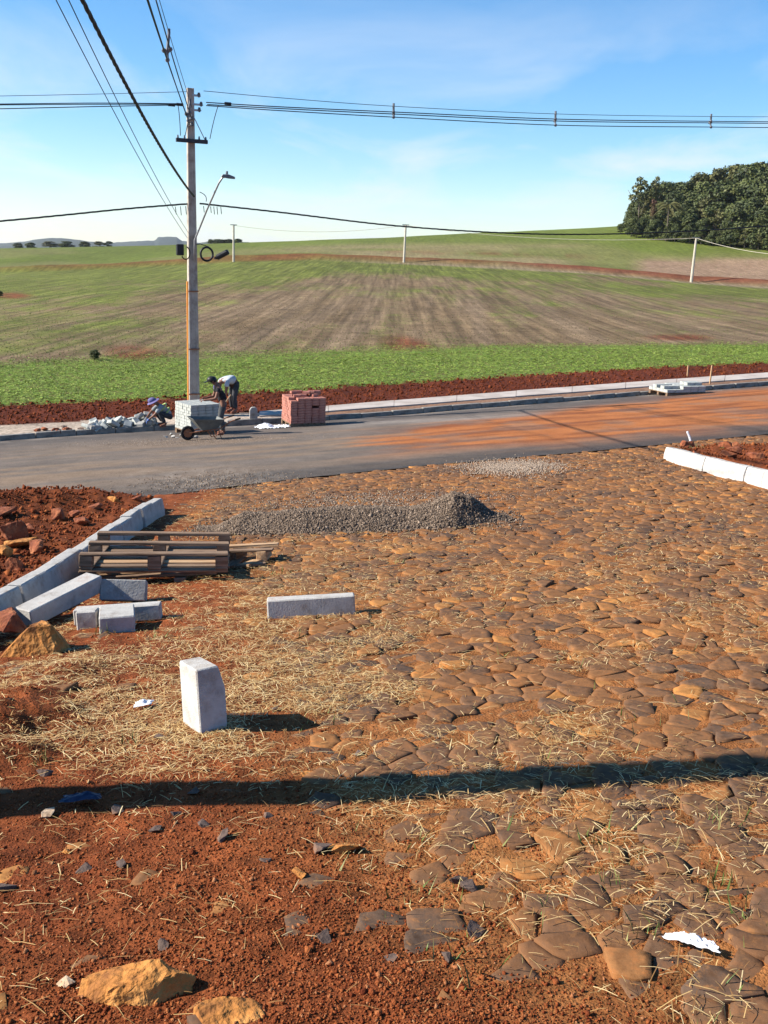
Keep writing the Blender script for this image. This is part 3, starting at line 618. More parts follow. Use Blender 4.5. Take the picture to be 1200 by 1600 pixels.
# ------------------------------------------------------------------ kerbs (each stone a part)
KPROF = [(-0.075, 0.0), (0.075, 0.0), (0.068, 0.16), (0.042, 0.285), (0.03, 0.30), (-0.062, 0.30), (-0.075, 0.288)]   # x = road side
def kerb_run(name, path, L, mat, hgt=1.0, side=1, wmul=1.0, sink=0.06, jit=0.012, gap=0.008):
    path = [Vector((p[0], p[1], 0)) for p in path]
    root = empty(name, (path[0].x, path[0].y, gz(path[0].x, path[0].y))); tag(root, kind='structure')
    segs = [(path[i + 1] - path[i]).length for i in range(len(path) - 1)]; tot = sum(segs)
    def pt(s):
        for i, l in enumerate(segs):
            if s <= l or i == len(segs) - 1: return path[i] + (path[i + 1] - path[i]) * (s / l)
            s -= l
    s = 0.0; meshes = []
    for k in range(4):
        mb = MB(); mb.prism([(p[0] * wmul * side, p[1] * hgt) for p in KPROF], -L / 2 + gap / 2, L / 2 - gap / 2)
        meshes.append(mb.mesh('kerb_stone', mat, bevel=0.006, rough=0.0018))
    while s + L <= tot + 1e-3:
        a, b = pt(s), pt(s + L); c = (a + b) / 2; dirv = b - a
        za = float(base_z(np.array([a.x]), np.array([a.y]))[0]); zb = float(base_z(np.array([b.x]), np.array([b.y]))[0])
        o = link('kerb_stone', random.choice(meshes), root)
        rzz = math.atan2(-dirv.x, dirv.y) + random.uniform(-.012, .012)
        o.rotation_euler = Matrix.Rotation(rzz, 3, 'Z').to_euler(); o.rotation_euler.x = math.atan2(zb - za, dirv.length)
        o.location = Vector((c.x + random.uniform(-jit, jit), c.y, (za + zb) / 2 - sink + random.uniform(-jit, jit) * 0.8)) - root.location
        o.scale.y = max(0.8, dirv.length / L)
        s += L
    return root
lkp = [(x, y) for x, y in LK if y > 2.2]; lkp = [(float(lk_x(3.2)), 3.2)] + [p for p in lkp if p[1] > 3.3]
kerb_run('kerb', lkp, 0.5, M['concrete'], side=1, jit=0.014, hgt=0.98)
rkp = [(x, y) for x, y in RK if y > 8.0]
kerb_run('kerb', rkp, 0.5, M['concrete_new'], side=1, jit=0.01, hgt=0.86)
fk = []
for thd in np.arange(-34, 30, 0.5):
    a_ = math.radians(thd); dn = nodes(np.array([math.sin(a_)]), np.array([math.cos(a_)])); Rr = float(dn['Rf'][0]) + 0.03
    fk.append((Rr * math.sin(a_), Rr * math.cos(a_)))
def far_kerb():
    path = [Vector((p[0], p[1], 0)) for p in fk]
    root = empty('kerb', (path[0].x, path[0].y, gz(path[0].x, path[0].y))); tag(root, kind='structure')
    meshes = []
    for k in range(4):
        mb = MB(); mb.box((0, 0, 0.03), (1.0 - 0.015, 0.13, 0.26)); meshes.append(mb.mesh('kerb_stone', M['kerb_dark'], bevel=0.012, rough=0.004))
    L = 1.0; acc = 0; pts_ = []; 
    for i in range(len(path) - 1):
        n = 20
        for q in range(n): pts_.append(path[i].lerp(path[i + 1], q / n))
    last = pts_[0]; k = 0
    for p in pts_:
        if (p - last).length >= L:
            c = (p + last) / 2; dv_ = p - last
            d2 = nodes(np.array([last.x, p.x]), np.array([last.y, p.y])); za, zb = d2['zf']
            o = link('kerb_stone', random.choice(meshes), root)
            o.rotation_euler = (0, -math.atan2(zb - za, dv_.length), math.atan2(dv_.y, dv_.x) + random.uniform(-.02, .02))
            o.location = Vector((c.x, c.y, (za + zb) / 2 + random.uniform(-.02, .02))) - root.location
            last = p
    return root
far_kerb()

# ------------------------------------------------------------------ pale concrete footpath beyond the far kerb
path_root = empty('footpath', (0, 30, 0)); tag(path_root, kind='structure')
def fp(thd, f):
    a_ = math.radians(thd); dn = nodes(np.array([math.sin(a_)]), np.array([math.cos(a_)]))
    Rr = float(dn['Rf'][0] * (1 - f) + dn['Rs'][0] * f); return Vector((Rr * math.sin(a_), Rr * math.cos(a_), float(dn['zk'][0])))
th0 = math.degrees(math.atan2(ray(405, 640)[0], ray(405, 640)[1]))
tcur = th0
while tcur < 27:
    L_ = 2.2; A = fp(tcur, 0.5); tn = tcur
    while (fp(tn, 0.5) - A).length < L_: tn += 0.02
    lift = 0.02 + random.uniform(-.006, .006); e = 0.012
    q = [fp(tcur + e, 0.42), fp(tn - e, 0.42), fp(tn - e, 0.97), fp(tcur + e, 0.97)]
    V = [p + Vector((0, 0, lift)) for p in q] + [p + Vector((0, 0, -0.10)) for p in q]
    mb = MB(); mb.add([v_ - path_root.location for v_ in V], [(0, 1, 2, 3), (4, 5, 1, 0), (5, 6, 2, 1), (6, 7, 3, 2), (7, 4, 0, 3)])
    mb.build('concrete_slab', M['slab'], path_root)
    tcur = tn

# ================================================================== THINGS
HEAD = math.atan(0.466)                                   # heading of the asphalt road
RD = Vector((math.cos(HEAD), math.sin(HEAD), 0)); RNV = Vector((math.sin(HEAD), -math.cos(HEAD), 0))   # along it, and out of it towards the street
def slope_rot(x, y, rz):
    """orientation that lies on the ground at x, y, turned by rz."""
    e = 0.15; nx_ = -(gz(x + e, y) - gz(x - e, y)) / (2 * e); ny_ = -(gz(x, y + e) - gz(x, y - e)) / (2 * e)
    up = Vector((nx_, ny_, 1)).normalized(); fx = Vector((math.cos(rz), math.sin(rz), 0)); fx = (fx - up * fx.dot(up)).normalized(); fy = up.cross(fx)
    return Matrix((fx, fy, up)).transposed().to_euler()
def plane_rot(rz):
    up = Vector((-CX, KY, 1)).normalized(); fx = Vector((math.cos(rz), math.sin(rz), 0)); fx = (fx - up * fx.dot(up)).normalized(); fy = up.cross(fx)
    return Matrix((fx, fy, up)).transposed().to_euler()

# ------------------------------------------------------------------ rocks
def rock_mesh(name, size, mat, seed, cuts=16, detail=2, rough=0.05):
    rg = random.Random(seed); bm = bmesh.new()
    for _ in range(cuts):
        v = Vector((rg.uniform(-1, 1), rg.uniform(-1, 1), rg.uniform(-1, 1)))
        m_ = max(abs(v.x), abs(v.y), abs(v.z)); v = v / m_ if m_ > 0 else v
        v = v.lerp(v.normalized(), 0.55)
        bm.verts.new((v.x * size[0] / 2, v.y * size[1] / 2, v.z * size[2] / 2))
    res = bmesh.ops.convex_hull(bm, input=bm.verts)
    bmesh.ops.delete(bm, geom=[v for v in bm.verts if not v.link_faces], context='VERTS')
    bmesh.ops.bevel(bm, geom=bm.edges[:], offset=min(size) * 0.035, segments=1, profile=0.5, affect='EDGES')
    bmesh.ops.triangulate(bm, faces=bm.faces[:])
    if detail:
        bmesh.ops.subdivide_edges(bm, edges=bm.edges[:], cuts=detail, use_grid_fill=True)
        s = min(size)
        for v in bm.verts:
            p = v.co * (4.0 / max(size)) + Vector((seed * 3.1, 0, 0))
            v.co += (mnoise.noise_vector(p) * 0.6 + mnoise.noise_vector(p * 2.7) * 0.4) * s * rough * 2
    zmin = min(v.co.z for v in bm.verts)
    for v in bm.verts: v.co.z -= zmin
    me = bpy.data.meshes.new(name); bm.to_mesh(me); bm.free(); me.materials.append(mat)
    return me
def put_rock(name, px, py, size, mat, seed, label, cat='rock', group=None, rz=None, sink=0.12, tip=(0, 0), detail=2, rough=0.05, cuts=16):
    p = gp(px, py); me = rock_mesh(name, size, mat, seed, cuts, detail, rough)
    o = link(name, me); o.location = (p.x, p.y, gz(p.x, p.y) - size[2] * sink); o.rotation_euler = (tip[0], tip[1], rz if rz is not None else (seed * 1.3) % 6.28)
    return tag(o, label, cat, group)
def hull_rock(px, py, pts_, mat, label, rz=0.0, detail=3, rough=0.05, seed=1, sink=0.015):
    bm = bmesh.new()
    for p_ in pts_: bm.verts.new(p_)
    bmesh.ops.convex_hull(bm, input=bm.verts); bmesh.ops.delete(bm, geom=[v for v in bm.verts if not v.link_faces], context='VERTS')
    s_ = max(p_[2] for p_ in pts_); bmesh.ops.bevel(bm, geom=bm.edges[:], offset=s_ * 0.05, segments=1, profile=0.5, affect='EDGES'); bmesh.ops.triangulate(bm, faces=bm.faces[:])
    for _ in range(2): bmesh.ops.subdivide_edges(bm, edges=[e for e in bm.edges if e.calc_length() > s_ * 0.12], cuts=1, use_grid_fill=True); bmesh.ops.triangulate(bm, faces=bm.faces[:])
    for v in bm.verts:
        q_ = v.co / s_ * 1.1 + Vector((seed * 3.1, 0, 0)); v.co += (mnoise.noise_vector(q_ * 1.3) * 0.6 + mnoise.noise_vector(q_ * 3.5) * 0.45 + mnoise.noise_vector(q_ * 8) * 0.2) * s_ * rough
    me = bpy.data.meshes.new('rock'); bm.to_mesh(me); bm.free(); me.materials.append(mat); o = link('rock', me); p_ = gp(px, py); o.location = p_ - Vector((0, 0, sink)); o.rotation_euler = (0, 0, rz); return tag(o, label, 'rock')
hull_rock(214, 1546, [(x * .86, y * .86, z * .86) for x, y, z in [(-.185, -.02, 0), (-.17, .03, .03), (-.09, -.075, .01), (-.07, -.05, .06), (-.08, .07, .04), (.03, -.06, .082), (.06, .02, .098), (.11, -.03, .085), (.175, .0, .055), (.16, .06, 0), (.17, -.04, .01), (.05, -.09, 0), (0, .1, 0)]], M['rock_or'], 'large knobbly ochre rock lying on the bare red soil', 0.05, rough=0.16, seed=4)
put_rock('rock', 362, 1590, (0.20, 0.12, 0.045), M['rock_or'], 12, 'flat pitted yellow rock sunk in the soil below the large ochre one', rz=0.35, sink=0.45, detail=3)
hull_rock(55, 1016, [(-.19, -.12, 0), (.15, -.16, 0), (.21, .06, 0), (-.12, .15, 0), (-.02, -.06, .19), (.12, -.05, .20), (.17, -.08, .12), (.03, .1, .17)], M['rock_or'], 'sharp wedge of orange rock beside the loose kerb stones', 0.1, rough=0.10, seed=9)
put_rock('rock', 8, 1000, (0.30, 0.26, 0.17), M['rock_red'], 22, 'rounded reddish rock behind the orange wedge of rock', rz=1.0)
for k, (px, py, sz, sd, lb) in enumerate([
    (18, 843, (0.50, 0.40, 0.42), 31, 'tall brown boulder at the edge of the soil heap'),
    (36, 857, (0.55, 0.34, 0.25), 32, 'broad tan slab of rock in the soil heap beside the tall boulder'),
    (62, 862, (0.40, 0.3, 0.28), 33, 'blocky red rock with a flat top in the soil heap'),
    (24, 890, (0.26, 0.2, 0.24), 34, 'pointed upright red rock behind the kerb'),
    (90, 812, (0.34, 0.25, 0.28), 35, 'upright brown rock on the crest of the soil heap'),
    (182, 786, (0.42, 0.25, 0.22), 36, 'pointed orange rock on the soil crest beside the road'),
    (150, 795, (0.3, 0.2, 0.13), 37, 'flat pinkish rock on the soil crest beside the road'),
    (10, 868, (0.3, 0.22, 0.2), 38, 'orange rock wedged below the tan slab of rock'),
    (118, 805, (0.25, 0.2, 0.12), 39, 'low dark red rock in the middle of the soil crest'),
    (214, 781, (0.3, 0.2, 0.12), 40, 'small red rock near the end of the kerb'),
    (48, 832, (0.3, 0.24, 0.2), 41, 'dark red rock half buried behind the blocky one'),
    (5, 806, (0.5, 0.4, 0.3), 42, 'dusty red boulder at the roadside end of the soil heap'),
    (130, 820, (0.35, 0.25, 0.16), 43, 'wide dark red clod in the soil behind the kerb')]):
    sz = tuple(c * 0.62 for c in sz)
    put_rock('rock', px, py, sz, M['rock_or'] if k in (1, 5, 7) else M['rock_red'], sd, lb, group='rocks in the soil heap', sink=0.25, cuts=12)
chips = [(78, 1274, .11, 'rock_pale'), (105, 1332, .07, 'rock_or'), (245, 1298, .09, 'rock_dk'), (318, 1290, .09, 'rock_dk'), (10, 1393, .10, 'rock_dk'), (420, 1275, .09, 'rock_dk'), (300, 1240, .10, 'rock_dk'), (275, 1272, .07, 'rock_dk'),
         (480, 1212, .09, 'rock_or'), (518, 1043, .07, 'rock_or'), (505, 1330, .14, 'rock_dk'), (540, 1330, .18, 'rock_or'), (470, 1370, .12, 'rock_or'), (415, 1345, .07, 'rock_dk'), (130, 1360, .09, 'rock_dk'), (190, 1352, .07, 'rock_dk'),
         (70, 1212, .12, 'rock_dk'), (250, 1485, .09, 'rock_dk'), (105, 1540, .08, 'rock_pale'), (510, 1470, .09, 'rock_dk'), (735, 1395, .12, 'rock_dk'), (715, 1380, .10, 'rock_dk'), (742, 1462, .12, 'rock_dk'), (690, 1500, .09, 'rock_dk'), (355, 1310, .11, 'rock_dk'), (180, 1270, .12, 'rock_dk'), (610, 1500, .08, 'rock_dk'), (560, 1180, .08, 'rock_dk'), (250, 1155, .08, 'rock_dk'), (430, 1110, .08, 'rock_dk')]
cm = {}
for i, (px, py, s, mk) in enumerate(chips):
    nm = {'rock_dk': 'dark basalt chip lying loose among the straw and red soil', 'rock_or': 'loose orange stone chip lying on the red soil', 'rock_pale': 'pale cream stone chip on the red soil'}[mk]
    s *= 0.68
    put_rock('stone_chip', px, py, (s, s * 0.75, s * 0.38), M[mk], 100 + i, nm, 'stone', nm.split(' lying')[0] + 's', sink=0.15, detail=1, cuts=9, tip=(random.uniform(-.3, .3), random.uniform(-.3, .3)))

# ------------------------------------------------------------------ loose kerb stones
def loose_kerb(px, py, L, rz, pose, label, mat='concrete', tip=(0, 0, 0), lift=0.0, prof=None):
    pr = prof or KPROF; mb = MB(); mb.prism(pr, -L / 2, L / 2)
    bmn = mb.mesh('kerb_stone', M[mat], bevel=0.007, rough=0.002)
    o = link('kerb_block', bmn); p = gp(px, py)
    base = plane_rot(rz).to_matrix()
    P = {'up': Matrix.Identity(3), 'left': Matrix.Rotation(-math.pi / 2, 3, 'Y'), 'right': Matrix.Rotation(math.pi / 2, 3, 'Y')}[pose]
    R = base @ Matrix.Rotation(tip[0], 3, 'X') @ Matrix.Rotation(tip[1], 3, 'Y') @ P
    o.rotation_euler = R.to_euler()
    zs = min((R @ v.co).z - (-KY * (R @ v.co).y + CX * (R @ v.co).x) for v in bmn.vertices)
    o.location = (p.x, p.y, gz(p.x, p.y) - zs - 0.006 + lift)
    return tag(o, label, 'kerb stone')
loose_kerb(320, 1134, 0.20, R_(34), 'up', 'pale half kerb stone standing upright alone on the straw', 'concrete_new', prof=[(-0.065, 0.0), (0.070, 0.0), (0.070, 0.19), (0.045, 0.30), (-0.065, 0.30)])
BAR = [(-0.065, 0), (0.065, 0), (0.065, 0.125), (0.05, 0.135), (-0.065, 0.135)]
loose_kerb(487, 962, 0.58, R_(90) + R_(5), 'up', 'grey kerb stone lying alone among the straw', 'concrete', prof=BAR)
loose_kerb(97, 962, 0.66, R_(-30), 'up', 'long kerb stone lying propped against the foot of the kerb', 'concrete', tip=(0.17, 0.12, 0), lift=0.0, prof=[(-0.075, 0), (0.075, 0), (0.075, 0.125), (-0.075, 0.125)])
loose_kerb(193, 945, 0.32, R_(98), 'up', 'short kerb stone with a dark face behind the others of the pile', 'concrete_grey', tip=(0.10, 0.30, 0), prof=[(-0.06, 0), (0.06, 0), (0.06, 0.15), (-0.06, 0.15)])
loose_kerb(186, 970, 0.56, R_(97), 'up', 'long grey kerb stone at the bottom of the loose pile', 'concrete', prof=[(-0.06, 0), (0.06, 0), (0.06, 0.105), (-0.06, 0.105)])
loose_kerb(184, 983, 0.26, R_(14), 'up', 'flat pale topped kerb stone lying across the end of the loose pile', 'concrete', prof=[(-0.11, 0), (0.11, 0), (0.11, 0.115), (-0.11, 0.115)], tip=(0.10, 0.03, 0))
loose_kerb(139, 981, 0.13, R_(96), 'up', 'small broken kerb end with a white face in the loose pile', 'concrete', prof=[(-0.06, 0), (0.06, 0), (0.06, 0.125), (-0.06, 0.125)])

# ------------------------------------------------------------------ wooden pallets
pp = gp(250, 893); prot = plane_rot(R_(2))
upv = Vector((-0.01, KY, 1)).normalized(); fxv = Vector((math.cos(R_(8)), math.sin(R_(8)), 0)); fxv = (fxv - upv * fxv.dot(upv)).normalized(); prot_top = Matrix((fxv, upv.cross(fxv), upv)).transposed().to_euler()
pal = empty('wooden_pallet', pp + Vector((0, 0, 0.035)), rot=prot_top); tag(pal, 'weathered wooden pallet turned upside down beside the kerb', 'pallet')
def board(parent, c, dims, mat='wood', name='plank', rz=0.0, tilt=0.0):
    mb = MB(); mb.box((0, 0, 0), dims); o = mb.build(name, M[mat], parent, bevel=0.004, rough=0.003); o.location = c; o.rotation_euler = (0, tilt, rz); return o
for j in range(7): board(pal, (random.uniform(-.01, .01), -0.5 + j * 0.167, 0.075), (1.14, 0.10, 0.022), rz=random.uniform(-.02, .02), mat='wood_new' if j in (2, 4) else 'wood')
for x in (-0.52, 0, 0.52): board(pal, (x, 0, 0.0985), (0.10, 1.1, 0.022))
for y in (-0.5, 0.0, 0.5):
    for x in (-0.52, 0, 0.52): board(pal, (x, y, 0.153), (0.10, 0.10, 0.082), name='block')
    board(pal, (0, y, 0.206), (1.14, 0.10, 0.022), name='runner', tilt=random.uniform(-.006, .006))
pal2 = empty('wooden_pallet', pp, rot=prot); tag(pal2, 'broken wooden pallet lying flat underneath the upside down one', 'pallet')
for j in range(5): board(pal2, (random.uniform(-.03, .03), -0.42 + j * 0.2, 0.051), (1.1, 0.10, 0.02), rz=random.uniform(-.03, .03), mat='wood_new' if j % 2 else 'wood')
for x in (-0.3, 0.25): board(pal2, (x, -0.02, 0.019), (0.09, 1.0, 0.04), name='block')
pr = gp(388, 882)
for k, (dx, dy, dz, L, rz, nm, w) in enumerate([
        (-0.02, 0.16, 0.125, 0.52, 0.04, 'long fresh plank laid over the broken ends beside the pallet', 'wood_new'),
        (-0.02, 0.03, 0.105, 0.46, -0.03, 'darker plank under the fresh one beside the pallet', 'wood'),
        (0.06, -0.06, 0.02, 0.34, 1.2, 'short plank on the ground beside the pallet', 'wood_new'),
        (-0.10, -0.06, 0.02, 0.40, 1.45, 'short plank tucked against the end of the pallet', 'wood'),
        (0.02, -0.17, 0.012, 0.30, 0.25, 'thin grey offcut lying in front of the planks', 'wood'),
        (-0.12, 0.14, 0.055, 0.3, 1.4, 'square timber block holding up the planks', 'wood'),
        (0.12, 0.12, 0.055, 0.3, 1.55, 'split timber block under the free end of the planks', 'wood_new')]):
    h = 0.085 if k >= 5 else 0.022
    mb = MB(); mb.box((0, 0, 0), (L, 0.09, h)); o = mb.build('plank', M[w], None, bevel=0.003, rough=0.003)
    x, y = pr.x + dx, pr.y + dy; o.location = (x, y, float(base_z(np.array([x]), np.array([y]))[0]) + dz + 0.012); o.rotation_euler = plane_rot(rz); tag(o, nm, 'plank')

# ------------------------------------------------------------------ gravel heap
gA, gB = gp(330, 828), gp(795, 812)
ax = (gB - gA); ax.z = 0; GL = ax.length; ax.normalize(); ay = Vector((-ax.y, ax.x, 0))
def heap_h(u, w):                                           # u along 0..1, w across in metres
    crest = np.interp(u, [-0.06, 0.02, 0.11, 0.18, 0.30, 0.50, 0.66, 0.74, 0.81, 0.87, 0.94, 1.03], [0, 0.035, 0.17, 0.15, 0.18, 0.19, 0.16, 0.20, 0.31, 0.25, 0.09, 0.0])
    half = np.interp(u, [-0.06, 0.05, 0.3, 0.7, 0.82, 0.95, 1.03], [0.1, 0.42, 0.62, 0.55, 0.58, 0.30, 0.1])
    wob = 0.18 * (fbm(u * 9, w * 2 + 3, 201) - 0.5)
    t = np.clip(1 - np.abs(w + wob * 0.5) / (half * (1 + wob)), 0, 1)
    return crest * np.minimum(t * 1.25, 1 - 0.35 * (1 - t)**2) * sstep(0, 0.12, t) + 0.012 * (fbm(u * 40, w * 12, 203) - 0.5) * (t > 0)
uu, ww = np.meshgrid(np.linspace(-0.06, 1.03, 130), np.linspace(-0.85, 0.85, 70)); uu, ww = uu.ravel(), ww.ravel()
hx = gA.x + ax.x * uu * GL + ay.x * ww; hy = gA.y + ax.y * uu * GL + ay.y * ww; hh = heap_h(uu, ww)
hz = ground(hx, hy) + np.where(hh > 0.006, hh, -0.05)
idx = np.arange(len(hx)).reshape(70, 130); F = np.stack([idx[:-1, :-1], idx[:-1, 1:], idx[1:, 1:], idx[1:, :-1]], -1).reshape(-1, 4)
heap = empty('gravel_heap', (gA + gB) / 2); heap.location.z = gz(heap.location.x, heap.location.y)
tag(heap, 'low long heap of dark grey crushed stone on the cobbles', 'gravel heap'); HL = np.array(heap.location)
link('heap_core', np_mesh('heap_core', np.stack([hx, hy, hz], -1) - HL, [F], M['gravel'], {'tint': 0.15 + 0.6 * vn(hx * 60, hy * 60)}, smooth=True), heap)
OCT_V = np.array([[1, 0, 0], [-1, 0, 0], [0, 1, 0], [0, -1, 0], [0, 0, 1], [0, 0, -1]], float) * 0.5
OCT_F = [np.array([[0, 2, 4], [2, 1, 4], [1, 3, 4], [3, 0, 4], [2, 0, 5], [1, 2, 5], [3, 1, 5], [0, 3, 5]])]
n = 46000; us, ws = RNG.uniform(-0.08, 1.05, n), RNG.normal(0, 0.42, n); hs = heap_h(np.clip(us, -.06, 1.03), ws)
keep = (hs > 0.004) | (RNG.random(n) < 0.10); us, ws, hs = us[keep], ws[keep], hs[keep]
X = gA.x + ax.x * us * GL + ay.x * ws; Y = gA.y + ax.y * us * GL + ay.y * ws
P = np.stack([X, Y, ground(X, Y) + np.maximum(hs, 0.012) + 0.004], -1) - HL
V, Fx = scatter(OCT_V, OCT_F, P, rot_rand(len(P)), RNG.gamma(4, 0.0028, len(P)) + 0.006, 0.2)
tag(link('gravel_grain', np_mesh('gravel_grain', V, Fx, M['gravel'], {'tint': np.repeat(RNG.beta(1.6, 2.0, len(P)), 6)}), heap), kind='stuff')
def loose_grit(name, px, py, sx, sy, n, tint, label, mat='gravel', s=(0.010, 0.026)):
    c = gp(px, py); X = RNG.normal(c.x, sx, n); Y = RNG.normal(c.y, sy, n)
    nd_ = nodes(X, Y); z = np.where((nd_['rho'] > nd_['Rn']) & (nd_['rho'] < nd_['Rf']), base_z(X, Y) + 0.014, ground(X, Y) + 0.022)
    P = np.stack([X, Y, z], -1); V, Fx = scatter(OCT_V, OCT_F, P, rot_rand(n), RNG.uniform(*s, n), 0.18)
    o = link(name, np_mesh(name, V, Fx, M[mat], {'tint': np.repeat(np.clip(RNG.normal(tint, 0.2, n), 0, 1), 6)})); tag(o, label, 'gravel', kind='stuff'); return o
loose_grit('loose_gravel', 800, 731, 0.36, 0.6, 5200, 0.95, 'pale patch of spilt grit on the cobbles', s=(0.012, 0.03))
loose_grit('loose_gravel', 575, 785, 0.9, 0.5, 2500, 0.75, 'thin scatter of grit behind the gravel heap')
loose_grit('loose_gravel', 335, 757, 0.6, 0.7, 1000, 0.6, 'scatter of pale chippings at the edge of the asphalt', s=(0.012, 0.032))
loose_grit('loose_gravel', 300, 692, 1.3, 0.5, 2500, 0.8, 'scatter of pale chippings below the far kerb')

# ------------------------------------------------------------------ stacks on pallets along the road
def small_pallet(parent, w, dp):
    for y in (-dp / 2 + .05, 0, dp / 2 - .05): board(parent, (0, y, 0.05), (w, 0.09, 0.10), name='runner')
    for j in range(6): board(parent, (-w / 2 + 0.06 + j * (w - 0.12) / 5, 0, 0.111), (0.11, dp, 0.022))
def paver_stack(root, w, dp, nl, bl, bw, bh, mat, skip=None, extra=0):
    ms = []
    for k in range(3):
        mb = MB(); mb.box((0, 0, 0), (bl - 0.006, bw - 0.006, bh - 0.004)); ms.append(mb.mesh('paver', mat, bevel=0.006))
    nx_, ny_ = round(w / bl), round(dp / bw); z0 = 0.122
    for l in range(nl):
        for i in range(nx_):
            for j in range(ny_):
                shell = i in (0, nx_ - 1) or j in (0, ny_ - 1) or l >= nl - 1
                if not shell or (skip and skip(l, i, j)): continue
                o = link('paver', random.choice(ms), root)
                o.location = (-w / 2 + (i + .5) * bl + random.uniform(-.008, .008), -dp / 2 + (j + .5) * bw + random.uniform(-.008, .008), z0 + (l + .5) * bh); o.rotation_euler = (0, 0, random.uniform(-.03, .03))
def road_z(x, y): return float(base_z(np.array([x]), np.array([y]))[0]) + 0.012
def on_road(px, py): 
    p = gp(px, py); p.z = road_z(p.x, p.y); return p
p = on_road(474, 667); p = p + RNV * 0.0
bs = empty('brick_stack', p, rz=HEAD - 0.06); tag(bs, 'stack of red paving bricks on a pallet at the far kerb', 'brick stack')
small_pallet(bs, 1.0, 0.88)
paver_stack(bs, 0.98, 0.88, 10, 0.196, 0.11, 0.068, M['brick'], skip=lambda l, i, j: (l == 9 and (i == 4 and j > 2 or i < 1 and j < 2)) or (l == 6 and i == 3 and j == 0))
mb = MB(); mb.box((0, 0, 0), (0.19, 0.104, 0.064)); bm_ = mb.mesh('paver', M['brick'], bevel=0.006)
for k in range(14):
    o = link('paver', bm_, bs); lvl = 0 if k < 9 else 1
    o.location = (-0.22 + (k % 5) * 0.16 + random.uniform(-.03, .03) - 0.05 * lvl, 0.05 + random.uniform(-.25, .25) * (1 - 0.6 * lvl), 0.122 + 0.68 + 0.034 + lvl * 0.068); o.rotation_euler = (0, 0, random.uniform(-.5, .5))
p = on_road(309, 680)
gs = empty('paver_stack', p, rz=HEAD + 0.22); tag(gs, 'tall stack of grey concrete pavers on a pallet in front of the pole', 'paver stack')
small_pallet(gs, 0.84, 0.86)
paver_stack(gs, 0.82, 0.88, 9, 0.205, 0.11, 0.075, M['paver'])
p = on_road(1057, 618)
ps = empty('paver_stack', p, rz=HEAD - 0.05); tag(ps, 'low pallet of grey hollow blocks at the kerb beside the stakes', 'paver stack')
small_pallet(ps, 1.5, 1.0)
paver_stack(ps, 1.5, 1.0, 2, 0.30, 0.20, 0.10, M['paver'], skip=lambda l, i, j: l == 1 and i < 2 and j % 2 == 0)
for k in range(4):
    mb = MB(); mb.box((0, 0, 0), (0.29, 0.19, 0.095)); o = mb.build('paver', M['paver'], ps, bevel=0.006); o.location = (0.30 + 0.3 * (k % 2), -0.2 + 0.2 * (k // 2), 0.122 + 0.2 + 0.05)

# heap of loose grey setts beside the squatting worker: each one a thing
setm = []
for k in range(6):
    mb = MB(); mb.box((0, 0, 0), (0.22 + 0.03 * k % 0.08, 0.20, 0.10)); setm.append(mb.mesh('paving_block', M['paver'] if k % 3 else M['concrete_grey'], bevel=0.012, rough=0.008))
for k in range(46):
    t_ = k / 45; px = 138 + 104 * t_ + random.uniform(-5, 5); py = 671 - 7 * t_ + random.uniform(-6, 4) 
    q = gp(px, py); o = link('paving_block', random.choice(setm)); heap_l = 0.05 + (0.14 * random.random() * (0.4 + t_) if k % 2 else 0)
    o.location = q + Vector((0, 0, heap_l + 0.01)); o.rotation_euler = (random.uniform(-.6, .6), random.uniform(-.6, .6), random.uniform(0, 3))
    tag(o, 'grey paving block in the loose heap beside the squatting worker', 'paving block', 'loose paving blocks on the far pavement')
for k in range(12):
    px = random.uniform(45, 135); py = 680 - 0.06 * px + random.uniform(-5, 3); sd = 300 + k
    put_rock('rubble', px, py, (random.uniform(.15, .35), .2, .12), M['rock_red'] if k % 3 else M['rock_dk'], sd, 'lump of red and dark rubble on the sandy far pavement', 'rubble', 'rubble lumps on the far pavement', detail=1, cuts=10)
for k in range(8):
    q = on_road(258 + 7 * k + random.uniform(-3, 3), 686 + random.uniform(-3, 3)); o = link('paving_chip', rock_mesh('paving_chip', (0.13, 0.1, 0.07), M['concrete'], 400 + k, 9, 1)); o.location = q
    tag(o, 'pale broken paver bit on the asphalt by the wheelbarrow', 'rubble', 'paver bits on the asphalt')

# rounded concrete marker behind the kerb
q = gp(396, 659); mb = MB(); prof = [(-0.11, 0), (0.11, 0), (0.11, 0.34), (0.085, 0.40), (0.04, 0.43), (-0.04, 0.43), (-0.085, 0.40), (-0.11, 0.34)]
o = mb.prism(prof, -0.06, 0.06).build('marker_stone', M['concrete_grey'], bevel=0.01); o.location = (q.x, q.y, q.z - 0.03); o.rotation_euler = (0, 0, 0.2)
tag(o, 'upright grey stone with a rounded top behind the far kerb', 'marker stone')

